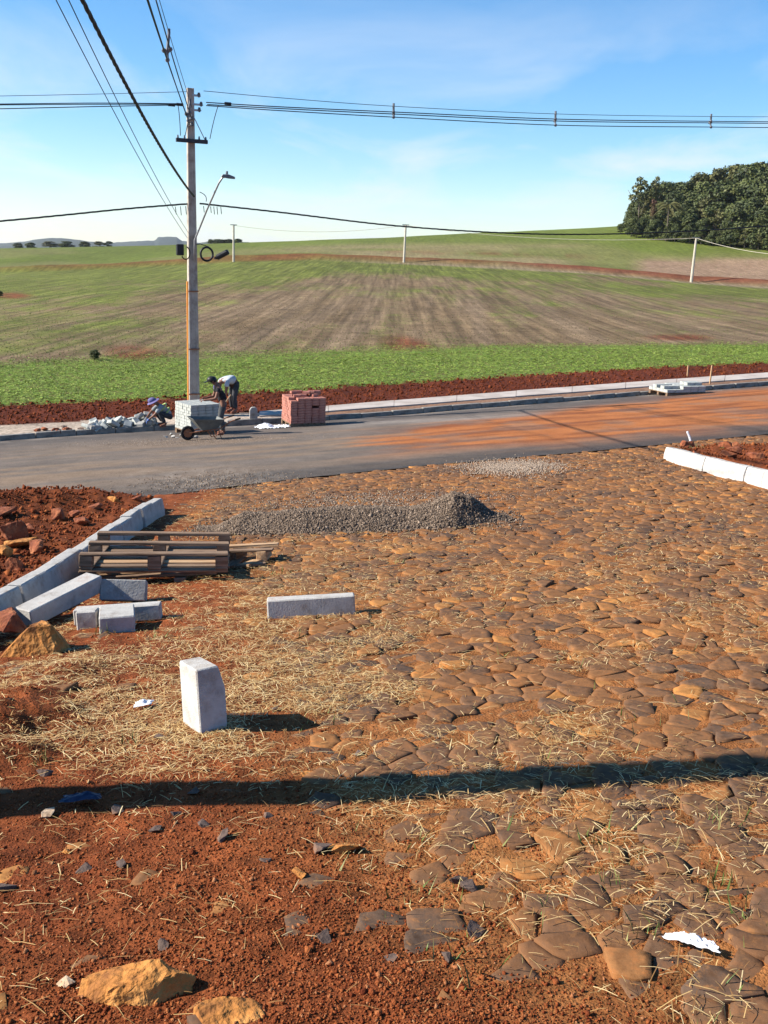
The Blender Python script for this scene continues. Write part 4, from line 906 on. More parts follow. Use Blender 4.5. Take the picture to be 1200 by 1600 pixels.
# white sheet on the road
def crumpled(name, px, py, sx, sy, h, mat, label, cat, rz=0.0, seed=0, road=False, n=26):
    q = on_road(px, py) if road else gp(px, py, 0.0); xs, ys = np.meshgrid(np.linspace(-1, 1, n), np.linspace(-1, 1, n)); xs, ys = xs.ravel(), ys.ravel()
    e = 0.75 + 0.35 * vn(np.arctan2(ys, xs) * 2.2 + 10, 0 * xs, seed); rr_ = np.maximum(np.abs(xs), np.abs(ys)); k = e
    X = xs * sx * k; Y = ys * sy * k; Z = h * (fbm(xs * 2.2, ys * 2.2, seed, 3) * 1.5 - 0.35) * (1 - rr_**3) + h * 0.9 * np.abs(fbm(xs * 7, ys * 5, seed + 3, 2) - 0.5)
    c, s = math.cos(rz), math.sin(rz); WX, WY = q.x + c * X - s * Y, q.y + s * X + c * Y
    zg = np.array([road_z(a, b) for a, b in zip(WX, WY)]) if road else ground(WX, WY) + 0.022
    idx = np.arange(n * n).reshape(n, n); F = np.stack([idx[:-1, :-1], idx[:-1, 1:], idx[1:, 1:], idx[1:, :-1]], -1).reshape(-1, 4)
    me = np_mesh(name, np.stack([WX - q.x, WY - q.y, zg + np.maximum(Z, 0.004) - q.z], -1), [F], mat, smooth=False)
    o = link(name, me); o.location = q; return tag(o, label, cat)
crumpled('plastic_sheet', 425, 671, 0.42, 0.34, 0.15, M['white'], 'crumpled white sheet on the asphalt in front of the far kerb', 'sheet', HEAD, 5, True)
crumpled('plastic_bag', 1080, 1487, 0.078, 0.018, 0.032, M['white'], 'small crumpled white plastic bag between the cobbles', 'plastic bag', -0.55, 8, n=26)
crumpled('plastic_scrap', 225, 1108, 0.045, 0.03, 0.025, M['white'], 'pale scrap of paper on the straw beside the upright kerb stone', 'scrap', 0.2, 9, n=12)
crumpled('plastic_scrap', 128, 1256, 0.08, 0.035, 0.03, M['blue'], 'dark blue plastic scrap in the shadow band on the soil', 'scrap', 0.1, 10, n=12)

# wooden stakes
for k, (px, py, top) in enumerate([(1074, 588, 571), (1109, 600, 571)]):
    q = gp(px, py); hgt = (q.y) * (py - top) / 1600 + 0.0; mb = MB()
    mb.prism([(-.022, -.022), (.022, -.022), (.022, .022), (-.022, .022)], -0.15, hgt, axis=2); o = mb.build('wooden_stake', M['wood_new'], bevel=0.004); o.location = q; o.rotation_euler = (random.uniform(-.03, .03), random.uniform(-.03, .03), 0.3)
    tag(o, ['thin wooden stake in the dark soil behind the footpath', 'taller wooden stake standing at the edge of the footpath'][k], 'stake')
q = gp(1080, 693); mb = MB(); mb.tube([(0, 0, 0), (-0.04, 0.02, 0.12), (-0.09, 0.03, 0.22)], 0.02, 6); o = mb.build('pipe_stub', M['white']); o.location = q; tag(o, 'short white pipe sticking out of the soil beyond the pale kerb', 'pipe')
for k in range(9):
    put_rock('soil_clod', random.uniform(1060, 1195), random.uniform(697, 722), (random.uniform(.12, .3), .18, .12), M['rock_red'], 500 + k, 'red soil clod on the verge behind the pale kerb', 'clod', 'clods on the verge behind the pale kerb', detail=1, cuts=11)

# ------------------------------------------------------------------ main utility pole
PB = gp(303, 649); PB.z -= 0.02
TOPZ = at(306, 138, PB.y).z; PH = TOPZ - PB.z
pole = empty('utility_pole', PB, rz=HEAD); tag(pole, 'tall concrete utility pole with cables and a lamp beside the far pavement', 'utility pole')
def L_(p): return pole.matrix_basis.inverted() @ Vector(p)      # world -> pole space
pole.matrix_basis = Matrix.LocRotScale(PB, Matrix.Rotation(HEAD, 3, 'Z').to_euler(), Vector((1, 1, 1)))
def shaft_mesh(H):
    mb = MB()
    b0, t0 = (0.155, 0.115), (0.090, 0.066)                     # half widths foot and top; H-section with shallow webs
    def sec(w, dd): return [(-w, -dd), (-w * .55, -dd), (-w * .45, -dd * .72), (w * .45, -dd * .72), (w * .55, -dd), (w, -dd), (w, dd), (w * .55, dd), (w * .45, dd * .72), (-w * .45, dd * .72), (-w * .55, dd), (-w, dd)]
    A, B = sec(*b0), sec(*t0); n = 12
    V = [(x, y, -0.3) for x, y in A] + [(x, y, H) for x, y in B]
    return mb.add(V, [tuple(range(n - 1, -1, -1)), tuple(range(n, 2 * n))] + [(i, (i + 1) % n, (i + 1) % n + n, i + n) for i in range(n)])
shaft_mesh(PH).build('shaft', M['pole'], pole, bevel=0.01)
hp = lambda py: at(304, py, PB.y).z - PB.z                      # height on the pole of a pixel row
mb = MB(); mb.tube([(-0.14, 0, 0.05), (-0.125, 0, hp(440))], 0.045, 8); cond = mb.build('conduit', M['orange'], pole)
for z in (hp(455), hp(545), hp(615)):
    mb = MB(); mb.box((-0.0, 0, z), (0.34 - z * 0.014, 0.27 - z * 0.011, 0.03)); mb.build('strap', M['rust'], pole)
def ins(parent, p, r=0.05, h=0.16, name='insulator'):
    mb = MB(); mb.tube([(p[0], p[1], p[2] + h * f) for f in (0, .15, .2, .4, .45, .65, .7, .9, 1)], [r * .5, r * .5, r, r, r * .55, r * .95, r * .5, r * .7, r * .4], 10); return mb.build(name, M['ins'], parent)
za = hp(221); mb = MB(); mb.box((0, -0.12, za), (0.86, 0.09, 0.10)); arm = mb.build('crossarm', M['crossarm'], pole, bevel=0.008)
for x in (-0.38, -0.2, 0.2, 0.38): mb = MB(); mb.tube([(x, -0.12, za + 0.05), (x, -0.12, za + 0.13)], [0.03, 0.018], 8); mb.build('bolt', M['ins'], arm)
mb = MB(); mb.tube([(0.06, -0.10, za + 0.62), (0.36, -0.12, za + 0.05)], 0.012, 6); mb.build('brace', M['steel'], pole)
for py, x in ((149, 0.16), (163, 0.22), (172, 0.17)):
    z = hp(py); mb = MB(); mb.box((x / 2 + 0.04, -0.05, z), (x, 0.05, 0.05)); br = mb.build('bracket', M['steel'], pole, bevel=0.005); ins(br, (x + 0.06, -0.05, z - 0.04), 0.055, 0.12)
for py in (186, 196): z = hp(py); mb = MB(); mb.box((-0.02, -0.15, z), (0.08, 0.16, 0.05)); br = mb.build('bracket', M['steel'], pole, bevel=0.005); ins(br, (-0.02, -0.24, z - 0.05), 0.05, 0.12)
# lamp arm leaning out over the road
a0 = Vector((0.03, -0.13, hp(375))); head_w = at(345, 279, PB.y - 1.25); hl = L_(head_w)
mb = MB(); mb.tube([a0 + Vector((0, 0, -0.55)), a0 + Vector((0.01, -0.02, 0)), a0.lerp(hl, 0.5) + Vector((0, 0, 0.02)), a0.lerp(hl, 0.93), hl + Vector((0.04, -0.03, 0.03)), hl + Vector((0.12, -0.04, 0.05))], 0.026, 8, ); la = mb.build('lamp_arm', M['steel'], pole, smooth=True)
mb = MB(); dx = Vector((1, -0.35, -0.05)).normalized()
Mx = Matrix.Translation(hl + Vector((0.14, -0.05, 0.06))) @ Matrix.Rotation(-0.34, 4, 'Z') @ Matrix.Rotation(0.10, 4, 'Y')
mb.prism([(-0.14, -0.03), (0.05, -0.045), (0.22, -0.035), (0.22, 0.015), (0.05, 0.055), (-0.10, 0.035)], -0.085, 0.085, 1, Mx); lh = mb.build('lamp_head', M['ins'], la, bevel=0.012)
mb = MB(); mb.tube([Mx @ Vector((0.0, 0, 0.05)), Mx @ Vector((0.0, 0, 0.13))], [0.035, 0.03], 8); mb.build('photocell', M['ins'], lh)
# telecom box, coil and splice closure on the pole
z = hp(391); mb = MB(); mb.box((-0.36, -0.10, z), (0.20, 0.12, 0.30)); tb = mb.build('junction_box', M['black'], pole, bevel=0.02)
mb = MB(); mb.tube([(-0.13 + 0.12 * math.cos(t) - 0.08, -0.12, z - 0.08 + 0.17 * math.sin(t)) for t in np.linspace(-2.6, 1.4, 20)], 0.016, 6); mb.build('cable_loop', M['black'], pole)
z = hp(397); cc = L_(at(323, 397, PB.y - 0.2)); mb = MB()
mb.tube([cc + Vector((0.17 * math.cos(t), 0, 0.18 * math.sin(t))) for t in np.linspace(0, 2 * math.pi, 28, endpoint=False)], 0.030, 7, closed=True); mb.build('cable_coil', M['black'], pole, smooth=True)
c1, c2 = L_(at(336, 404, PB.y - 0.2)), L_(at(357, 393, PB.y - 0.2)); mb = MB(); mb.tube([c1, c1.lerp(c2, .12), c1.lerp(c2, .15), c1.lerp(c2, .9), c2], [0.03, 0.05, 0.075, 0.075, 0.06], 10); mb.build('splice_closure', M['black'], pole)
mb = MB(); mb.tube([(0.1, -0.12, hp(382)), (0.2, -0.12, hp(381)), cc + Vector((0.05, 0, 0.2)), cc + Vector((0.17, 0, 0.05)), c1 - Vector((0.02, 0, 0.02))], 0.012, 6); mb.build('jumper', M['black'], pole)
for (p0, p1, p2) in (((278, 163), (281, 180), (282, 212)), ((341, 165), (334, 185), (328, 217)), ((297, 165), (294, 195), (288, 216)), ((312, 300), (325, 305), (322, 315))):
    q0, q1, q2 = (L_(at(a, b, PB.y - 0.1)) for a, b in (p0, p1, p2)); mb = MB(); mb.tube([q0.lerp(q1, t).lerp(q1.lerp(q2, t), t) for t in np.linspace(0, 1, 9)], 0.010, 6); mb.build('jumper', M['cable'], pole)
for px, ln in ((274, 12), (282, 14), (290, 13), (318, 10), (329, 10), (334, 12), (339, 12), (345, 11)):
    q = L_(at(px, 321 + abs(px - 305) * 0.06, PB.y - 0.02)); mb = MB(); mb.tube([q, q - Vector((-0.02, 0, ln / 59))], 0.010, 5); mb.build('dropper', M['cable'], pole)
# the next pole of the line, out of the picture beside the street: it throws the long shadow
q2 = Vector((-2.98, 3.42, 0)); q2.z = gz(q2.x, q2.y) - 0.05
pole2 = empty('utility_pole', q2, rz=math.pi / 2); tag(pole2, 'concrete utility pole on the verge behind the kerb of the cobbled street', 'utility pole')
sh2 = shaft_mesh(PH).build('shaft', M['pole'], pole2, bevel=0.01); sh2.scale = (0.82, 0.82, 1)
mb = MB(); mb.box((-0.1, -0.35, PH - 0.35), (0.09, 1.1, 0.10)); mb.build('crossarm', M['crossarm'], pole2, bevel=0.008)

# ------------------------------------------------------------------ overhead lines
def lineY(px, py, y0=None):
    d_ = ray(px, py); a = d_[0] / d_[1]; x0, yy = PB.x, PB.y if y0 is None else y0
    return (yy - 0.466 * x0) / (1 - 0.466 * a)
def smooth_path(P, n=60):
    P = [Vector(p) for p in P]; out_ = []; m = len(P)
    for i in range(m - 1):
        p0, p1, p2, p3 = P[max(i - 1, 0)], P[i], P[i + 1], P[min(i + 2, m - 1)]
        k = max(3, int(n / (m - 1)))
        for q in range(k):
            t = q / k; out_.append(0.5 * ((2 * p1) + (p2 - p0) * t + (2 * p0 - 5 * p1 + 4 * p2 - p3) * t * t + (3 * p1 - p0 - 3 * p2 + p3) * t**3))
    return out_ + [P[-1]]
def line_pts(pp_): return [at(a, b, lineY(a, b)) for a, b in pp_]
def wire(name, P, r, mat, parent=None, n=5, k=60):
    mb = MB(); mb.tube(smooth_path(P, k), r, n); return mb.build(name, M[mat], parent, smooth=True)
def spacer(parent, cpts):
    """diamond spacer: arms from the hanger to each cable."""
    top = cpts[0]; c = sum(cpts[1:], Vector()) / (len(cpts) - 1); mb = MB()
    for q in cpts[1:]: mb.tube([c, q], 0.03, 5); mb.ball(q, 0.05, nu=6, nv=4)
    mb.tube([c, top, top + Vector((0, 0, 0.08))], 0.034, 5); return mb.build('spacer', M['ins'], parent)
pw = empty('power_line', at(318, 160, PB.y)); tag(pw, 'spaced power cables running from the pole above the field and the wood', 'power line')
def child_wire(root, name, P, r, mat, k=60):
    off = root.location; return wire(name, [p - off for p in P], r, mat, root, k=k)
WR = {'m': [(318, 142), (440, 153), (615, 166), (868, 178), (1111, 182), (1250, 182), (1420, 178)],
      'a': [(322, 160), (440, 167), (615, 175), (868, 186), (1111, 189.5), (1250, 190), (1420, 187)],
      'b': [(322, 162), (440, 168.5), (615, 177), (868, 188), (1111, 191), (1250, 191.5), (1420, 188)],
      'c': [(322, 165), (440, 173), (615, 183), (868, 195.5), (1111, 198.5), (1250, 199), (1420, 195)]}
for k_, r_, m_ in (('m', 0.008, 'cable'), ('a', 0.014, 'cable'), ('b', 0.014, 'cable'), ('c', 0.013, 'cable')):
    P = line_pts(WR[k_])
    if k_ == 'b': P = [p + Vector((0, 0.16, 0)) for p in P]
    child_wire(pw, 'cable', P, r_, m_)
for px in (615, 868, 1111):
    g_ = lambda k_: np.interp(px, [a for a, b in WR[k_]], [b for a, b in WR[k_]])
    c_ = [at(px, g_(k_), lineY(px, g_(k_))) - pw.location for k_ in ('m', 'a', 'b', 'c')]; c_[2] += Vector((0, 0.16, 0)); c_[1] += Vector((0, -0.0, 0)); spacer(pw, c_)
pl = empty('power_line', at(290, 163, PB.y)); tag(pl, 'spaced power cables leading away from the pole over the sandy pavement', 'power line')
for P, r_ in (([(302, 143), (150, 147), (0, 150), (-200, 153)], 0.007), ([(286, 162), (150, 161), (0, 162.5), (-200, 164)], 0.012), ([(286, 164), (150, 166.5), (0, 170), (-200, 174)], 0.012), ([(286, 163), (150, 163), (0, 164), (-200, 166)], 0.011)):
    child_wire(pl, 'cable', line_pts(P), r_, 'cable')
for a, b in ((268, 164), (281, 163.5), (356, 162)):
    root = pl if a < 300 else pw; q = at(a, b, lineY(a, b)) - root.location; mb = MB(); mb.tube([q - RD * 0.09, q + RD * 0.09], [0.04, 0.04], 7); mb.build('clamp', M['black'], root)
tw = lambda P, r=0.022: wire('service_cable', P, r, 'cable', k=90)
def twisted(name, P, r, label):
    path = smooth_path(P, 220); root = empty(name, path[0]); tag(root, label, 'cable')
    for k in range(3):
        pts_ = []; s = 0
        for i, p in enumerate(path):
            if i: s += (p - path[i - 1]).length
            a = s * 2 * math.pi / 0.9 + k * 2.094
            t = (path[min(i + 1, len(path) - 1)] - path[max(i - 1, 0)]).normalized(); u_ = t.orthogonal().normalized(); w_ = t.cross(u_)
            pts_.append(p + (u_ * math.cos(a) + w_ * math.sin(a)) * r * 0.8 - root.location)
        mb = MB(); mb.tube(pts_, r, 5); mb.build('strand', M['cable'], root, smooth=True)
    return root
twisted('service_cable', line_pts([(312, 318), (440, 332), (600, 351), (740, 361.5), (860, 366), (980, 365), (1100, 360), (1200, 353), (1400, 338)]), 0.014, 'black twisted cable sagging from the pole across the top of the field')
twisted('service_cable', line_pts([(300, 318), (200, 326), (100, 336), (0, 345.5), (-200, 362)]), 0.014, 'black twisted cable leading from the pole over the far hills')
# towards the pole beside the street
TOP2 = pole2.location + Vector((0, 0, PH))
def span(A, B, sag, n=40): return [A.lerp(B, t) - Vector((0, 0, 4 * sag * t * (1 - t))) for t in np.linspace(0, 1, n)]
pv = empty('power_line', at(297, 185, PB.y - 0.25)); tag(pv, 'spaced power cables coming overhead from the pole along the cobbled street', 'power line')
SP = []
for i, ((a, b), dz, dx_, sg) in enumerate((((300, 168), -0.05, 0.55, 0.25), ((294, 186), -0.35, 0.42, 0.30), ((299, 184), -0.35, 0.68, 0.30), ((297, 196), -0.58, 0.55, 0.30))):
    P = span(at(a, b, PB.y - 0.25), TOP2 + Vector((dx_, 0.2, dz)), sg); SP.append(P)
    mb = MB(); mb.tube([p - pv.location for p in P], 0.007 if i == 0 else 0.013, 5); mb.build('cable', M['cable'], pv, smooth=True)
for f in (0.03, 0.28, 0.6):
    c_ = [P[int(f * 39)] - pv.location for P in SP]; spacer(pv, c_)
twisted('service_cable', span(at(303, 307, PB.y - 0.12), pole2.location + Vector((0.35, 0.2, hp(307) + 0.1)), 0.42, 14), 0.017, 'thick twisted cable climbing from the pole over the cobbled street')
for k, (a, b, h_, x_) in enumerate(((293, 372, 0.75, 0.25), (296, 366, 0.55, 0.5))):
    mb = MB(); P = span(at(a, b, PB.y - 0.15), pole2.location + Vector((x_, 0.2, hp(350) + h_)), 0.30); o = mb.tube(P, 0.006, 5).build('telephone_wire', M['cable'], smooth=True)
    tag(o, ['thin telephone wire under the thick twisted cable, fixed to the pole lowest', 'thin telephone wire between the thick twisted cable and the lowest wire'][k], 'wire')

# ------------------------------------------------------------------ poles along the field track
fp_tops = []
for px, py, tx, ty, lb in ((365, 409, 365, 352, 'thin pale pole on the field track next to the big utility pole'), (631, 410, 634, 352, 'thin pale pole on the field track in the middle of the open slope'), (1080, 441, 1088, 372, 'thick pale pole on the field track below the wood')):
    q = gp(px, py); Rr = q.y; top = at(tx, ty, Rr); root = empty('field_pole', q); tag(root, lb, 'pole', 'poles along the field track')
    d_ = top - q; mb = MB(); mb.tube([(0, 0, -0.3), d_], [0.26 if px > 1000 else 0.22, 0.18], 8); mb.build('shaft', M['pole_far'], root)
    mb = MB(); mb.box(d_ + Vector((0, 0, 0.08)), (1.3, 0.12, 0.14)); mb.build('crossarm', M['ins'], root); fp_tops.append(top)
for i, (A, B) in enumerate(((fp_tops[0], fp_tops[1]), (fp_tops[1], fp_tops[2]), (fp_tops[2], at(1330, 398, fp_tops[2].y - 25)))):
    mb = MB(); P = span(A, B, 1.2); o = mb.tube(P, 0.035, 5).build('field_wire', M['pole_far']); tag(o, ['wire between the two thin poles on the field track', 'wire from the middle thin pole to the thick pole below the wood', 'pale wire running past the wood from the thick pole'][i], 'wire')

# ------------------------------------------------------------------ wheelbarrow
q = on_road(322, 689); wb = empty('wheelbarrow', q, rz=HEAD + math.pi + 0.05); wb.scale = (0.88,) * 3; tag(wb, 'grey wheelbarrow with a black tyre in front of the grey paver stack', 'wheelbarrow')
mb = MB()                                                   # tray: open trough
tp = [(-0.42, -0.30, 0.56), (0.44, -0.30, 0.60), (0.44, 0.30, 0.60), (-0.42, 0.30, 0.56)]; bt = [(-0.26, -0.19, 0.30), (0.16, -0.19, 0.27), (0.16, 0.19, 0.27), (-0.26, 0.19, 0.30)]
ti = [(p[0] * .95, p[1] * .95, p[2]) for p in tp]; bi = [(p[0] * .93, p[1] * .93, p[2] + .02) for p in bt]
mb.add(tp + bt + ti + bi, [(4, 5, 6, 7), (0, 1, 5, 4), (1, 2, 6, 5), (2, 3, 7, 6), (3, 0, 4, 7), (12, 15, 14, 13), (8, 12, 13, 9), (9, 13, 14, 10), (10, 14, 15, 11), (11, 15, 12, 8), (0, 8, 9, 1), (1, 9, 10, 2), (2, 10, 11, 3), (3, 11, 8, 0)])
mb.build('tray', M['barrow'], wb, bevel=0.008)
for s in (-1, 1):
    mb = MB(); mb.tube([(0.50, s * 0.07, 0.20), (0.18, s * 0.16, 0.25), (-0.30, s * 0.22, 0.30), (-0.62, s * 0.26, 0.50), (-0.85, s * 0.27, 0.56)], 0.017, 7); h_ = mb.build('handle', M['rust'], wb, smooth=True)
    mb = MB(); mb.tube([(-0.72, s * 0.265, 0.53), (-0.87, s * 0.27, 0.565)], 0.023, 7); mb.build('grip', M['rubber'], h_)
    mb = MB(); mb.tube([(-0.28, s * 0.2, 0.29), (-0.36, s * 0.22, 0.02), (-0.22, s * 0.22, 0.02), (-0.05, s * 0.19, 0.27)], 0.014, 6); mb.build('leg', M['rust'], wb)
mb = MB(); mb.tube([(0.50 + 0.155 * math.cos(t), 0, 0.19 + 0.155 * math.sin(t)) for t in np.linspace(0, 2 * math.pi, 22, endpoint=False)], 0.04, 8, closed=True); wh = mb.build('wheel', M['rubber'], wb, smooth=True)
mb = MB(); mb.tube([(0.50, -0.03, 0.19), (0.50, 0.03, 0.19)], 0.115, 14); mb.tube([(0.5, -0.08, 0.2), (0.5, 0.08, 0.2)], 0.015, 6); mb.build('rim', M['rust'], wh)

# ------------------------------------------------------------------ people
def skin(name, J, E, mat, parent, root_j, sub=2, extra=None):
    names = list(J); me = bpy.data.meshes.new(name); me.from_pydata([J[k][0] for k in names], [(names.index(a), names.index(b)) for a, b in E], []); me.update()
    tmp = bpy.data.objects.new('tmp', me); COL.objects.link(tmp)
    sm = tmp.modifiers.new('s', 'SKIN'); sm.use_smooth_shade = True; sm.branch_smoothing = 0.6
    if not me.skin_vertices: bpy.context.view_layer.objects.active = tmp; bpy.ops.mesh.customdata_skin_add()
    for i, k in enumerate(names):
        r = J[k][1]; r = (r, r) if not isinstance(r, tuple) else r
        me.skin_vertices[0].data[i].radius = r; me.skin_vertices[0].data[i].use_root = (k == root_j)
    ss = tmp.modifiers.new('b', 'SUBSURF'); ss.levels = sub; ss.render_levels = sub
    bpy.context.view_layer.update(); dg = bpy.context.evaluated_depsgraph_get()
    m2 = bpy.data.meshes.new_from_object(tmp.evaluated_get(dg)); bpy.data.objects.remove(tmp); bpy.data.meshes.remove(me)
    if extra is not None:
        bm = bmesh.new(); bm.from_mesh(m2); t2 = bpy.data.meshes.new('t'); t2.from_pydata(extra.v, [], extra.f); bm.from_mesh(t2); bm.to_mesh(m2); bm.free(); bpy.data.meshes.remove(t2)
    m2.name = name; m2.materials.clear(); m2.materials.append(mat); m2.polygons.foreach_set('use_smooth', [True] * len(m2.polygons))
    return link(name, m2, parent)
def person(loc, rz, label, J, shirt, trousers, sleeve=0.5, cap=None, glove=None, boot='boot', band=False, size=1.0, bulk=1.0):
    """J: joint name -> position; both sides given as name_l / name_r."""
    V = {k: Vector(v) for k, v in J.items()}; root = empty('person', loc, rz=rz); root.scale = (size,) * 3; tag(root, label, 'person')
    rad = dict(pelvis=.125, spine=.115, chest=.125, neck=.055, head=.092, crown=.075, sho=.062, elb=.044, wri=.030, palm=(.040, .020), hip=.085, knee=.058, ank=.042, toe=.038)
    key = lambda k: k.split('_')[0]
    B = {k: (tuple(v), rad[key(k)]) for k, v in V.items() if k != 'face'}
    E = [('pelvis', 'spine'), ('spine', 'chest'), ('chest', 'neck'), ('neck', 'head'), ('head', 'crown')]
    for s in 'lr': E += [('chest', 'sho_' + s), ('sho_' + s, 'elb_' + s), ('elb_' + s, 'wri_' + s), ('wri_' + s, 'palm_' + s), ('pelvis', 'hip_' + s), ('hip_' + s, 'knee_' + s), ('knee_' + s, 'ank_' + s), ('ank_' + s, 'toe_' + s)]
    ex = MB(); fwd = (V['face'] - V['head']).normalized() if 'face' in V else Vector((1, 0, 0))
    up = (V['crown'] - V['neck']).normalized(); side_ = up.cross(fwd).normalized(); hd = V['head']
    ex.tube([hd + fwd * 0.085 + up * 0.02, hd + fwd * 0.118 - up * 0.02, hd + fwd * 0.088 - up * 0.03], [0.010, 0.017, 0.012], 6)
    for s in (-1, 1): ex.ball(hd + side_ * 0.092 * s - up * 0.005, (0.02, 0.02, 0.032), nu=6, nv=5); ex.ball(hd + fwd * 0.086 + side_ * 0.032 * s + up * 0.022, 0.012, nu=6, nv=4)
    ex.tube([hd + fwd * 0.088 - up * 0.055 - side_ * 0.025, hd + fwd * 0.095 - up * 0.055, hd + fwd * 0.088 - up * 0.055 + side_ * 0.025], 0.007, 5)
    hands = MB()
    for s, sg in (('l', 1), ('r', -1)):
        dirh = (V['palm_' + s] - V['wri_' + s]).normalized(); sd = dirh.cross(Vector((0, 0, 1))).normalized() if abs(dirh.z) < .95 else Vector((0, 1, 0)); dn = sd.cross(dirh)
        if dn.z > 0: dn = -dn
        for k, ln in enumerate((.075, .085, .08, .062)):
            b = V['palm_' + s] + sd * (0.027 - 0.018 * k) ; hands.tube([b, b + dirh * ln * .5 + dn * .008, b + dirh * ln * .8 + dn * .03, b + dirh * ln * .9 + dn * .05], [.0095, .0092, .0085, .007], 6)
        b = V['wri_' + s].lerp(V['palm_' + s], .4); hands.tube([b + sd * .03, b + sd * .055 + dirh * .03, b + sd * .058 + dirh * .06 + dn * .02], [.012, .011, .009], 6)
    if glove is None: o0 = len(ex.v); ex.v += hands.v; ex.f += [tuple(i + o0 for i in f) for f in hands.f]
    skin('body', {k: v for k, v in B.items() if k != 'face'}, E, M['skin'], root, 'pelvis', extra=ex)
    # clothes follow the same joints
    S = {'a': (tuple(V['pelvis'].lerp(V['spine'], .1)), .150 * bulk), 'b': (tuple(V['spine']), .142 * bulk), 'c': (tuple(V['chest']), .160 * bulk), 'd': (tuple(V['chest'].lerp(V['neck'], .62)), .085)}; Es = [('a', 'b'), ('b', 'c'), ('c', 'd')]
    for s in 'lr':
        S['s' + s] = (tuple(V['sho_' + s]), .084); S['e' + s] = (tuple(V['sho_' + s].lerp(V['elb_' + s], min(sleeve, 1) if sleeve < 1 else 1)), .070); Es += [('c', 's' + s), ('s' + s, 'e' + s)]
        if sleeve > 1: S['w' + s] = (tuple(V['elb_' + s].lerp(V['wri_' + s], sleeve - 1)), .052); Es += [('e' + s, 'w' + s)]
    sh = skin('shirt', S, Es, M[shirt], root, 'c')
    if band:
        for f, r in ((0.15, .162), (0.8, .185)):
            c = V['spine'].lerp(V['chest'], f); t = (V['chest'] - V['spine']).normalized(); a_ = Vector((0, 1, 0)); b_ = t.cross(a_)
            mb = MB(); mb.tube([c + (a_ * math.cos(x) * r * 1.08 + b_ * math.sin(x) * r * .95) for x in np.linspace(0, 2 * math.pi, 18, endpoint=False)], 0.022, 6, closed=True); mb.build('reflective_band', M['vest'], sh, smooth=True)
    T = {'p': (tuple(V['pelvis']), .128), 'w': (tuple(V['pelvis'].lerp(V['spine'], .55)), .130)}; Et = [('p', 'w')]
    for s in 'lr':
        T['h' + s] = (tuple(V['hip_' + s]), .108); T['k' + s] = (tuple(V['knee_' + s]), .082); T['a' + s] = (tuple(V['knee_' + s].lerp(V['ank_' + s], .9)), .066); Et += [('p', 'h' + s), ('h' + s, 'k' + s), ('k' + s, 'a' + s)]
    skin('trousers', T, Et, M[trousers], root, 'p')
    for s in 'lr':
        a_, t_ = V['ank_' + s], V['toe_' + s]; d_ = (t_ - a_); d_.z = 0; d_.normalize()
        skin('shoe', {'a': (tuple(a_ + Vector((0, 0, .03))), .055), 'h': (tuple(Vector((a_.x, a_.y, .045)) - d_ * .03), .045), 'm': (tuple(Vector((a_.x, a_.y, .042)) + d_ * .1), .045), 't': (tuple(Vector((a_.x, a_.y, .036)) + d_ * .19), .038)}, [('a', 'h'), ('h', 'm'), ('m', 't')], M[boot], root, 'h')
    if glove:
        for s in 'lr': skin('glove', {'w': (tuple(V['wri_' + s]), .042), 'p': (tuple(V['palm_' + s]), (.05, .03))}, [('w', 'p')], M[glove], root, 'w', extra=hands if s == 'l' else None)
    if cap:
        ck, cm_ = cap; Rm_ = Matrix((fwd, side_, up)).transposed().to_4x4(); Mh = Matrix.Translation(hd) @ Rm_
        mb = MB(); ring = []
        for f, r in ((0.02, .118), (0.06, .118), (0.10, .098), (0.13, .06), (0.142, .01)): ring.append((f, r))
        V_ = [(r * 1.08 * math.cos(a), r * math.sin(a), f) for f, r in ring for a in np.linspace(0, 2 * math.pi, 14, endpoint=False)]
        mb.add(V_, [(i * 14 + k, i * 14 + (k + 1) % 14, (i + 1) * 14 + (k + 1) % 14, (i + 1) * 14 + k) for i in range(4) for k in range(14)], Mh)
        co = mb.build('cap', M[cm_], root, smooth=True); mb = MB()
        if ck == 'hat':
            A = [(r * math.cos(a), r * math.sin(a), z) for r, z in ((.115, .03), (.205, -.01), (.205, -.018), (.115, .018)) for a in np.linspace(0, 2 * math.pi, 16, endpoint=False)]
            mb.add(A, [(i * 16 + k, i * 16 + (k + 1) % 16, ((i + 1) % 4) * 16 + (k + 1) % 16, ((i + 1) % 4) * 16 + k) for i in range(4) for k in range(16)], Mh)
        else: mb.prism([(.08, -.085), (.2, -.07), (.225, 0), (.2, .07), (.08, .085)], .022, .036, axis=2, M=Mh)
        mb.build('brim', M[cm_], co)
        mb = MB(); mb.ball((-.02, 0, 0.01), (.105, .102, .085)); hb = MB(); hb.add(mb.v, mb.f, Mh); hb.build('hair', M['hair'], root, smooth=True)
    return root
sq = gp(257, 666)
person(sq, HEAD + math.pi, 'worker squatting by the paving blocks in a grey shirt, lime bands and purple hat', dict(
    pelvis=(-.20, 0, .30), spine=(-.08, 0, .44), chest=(.10, 0, .62), neck=(.25, 0, .735), head=(.345, 0, .79), crown=(.39, 0, .875), face=(.45, 0, .735),
    sho_l=(.14, .18, .63), elb_l=(.33, .23, .42), wri_l=(.50, .14, .26), palm_l=(.56, .12, .20), sho_r=(.14, -.18, .63), elb_r=(.36, -.22, .44), wri_r=(.52, -.12, .27), palm_r=(.58, -.10, .21),
    hip_l=(-.19, .11, .29), knee_l=(.20, .19, .46), ank_l=(.00, .16, .09), toe_l=(.15, .18, .04), hip_r=(-.19, -.11, .29), knee_r=(.22, -.17, .40), ank_r=(-.02, -.15, .09), toe_r=(.13, -.17, .04)),
    'shirt_dull', 'trousers', sleeve=0.9, cap=('hat', 'hat'), glove='glove', band=True, size=0.86)
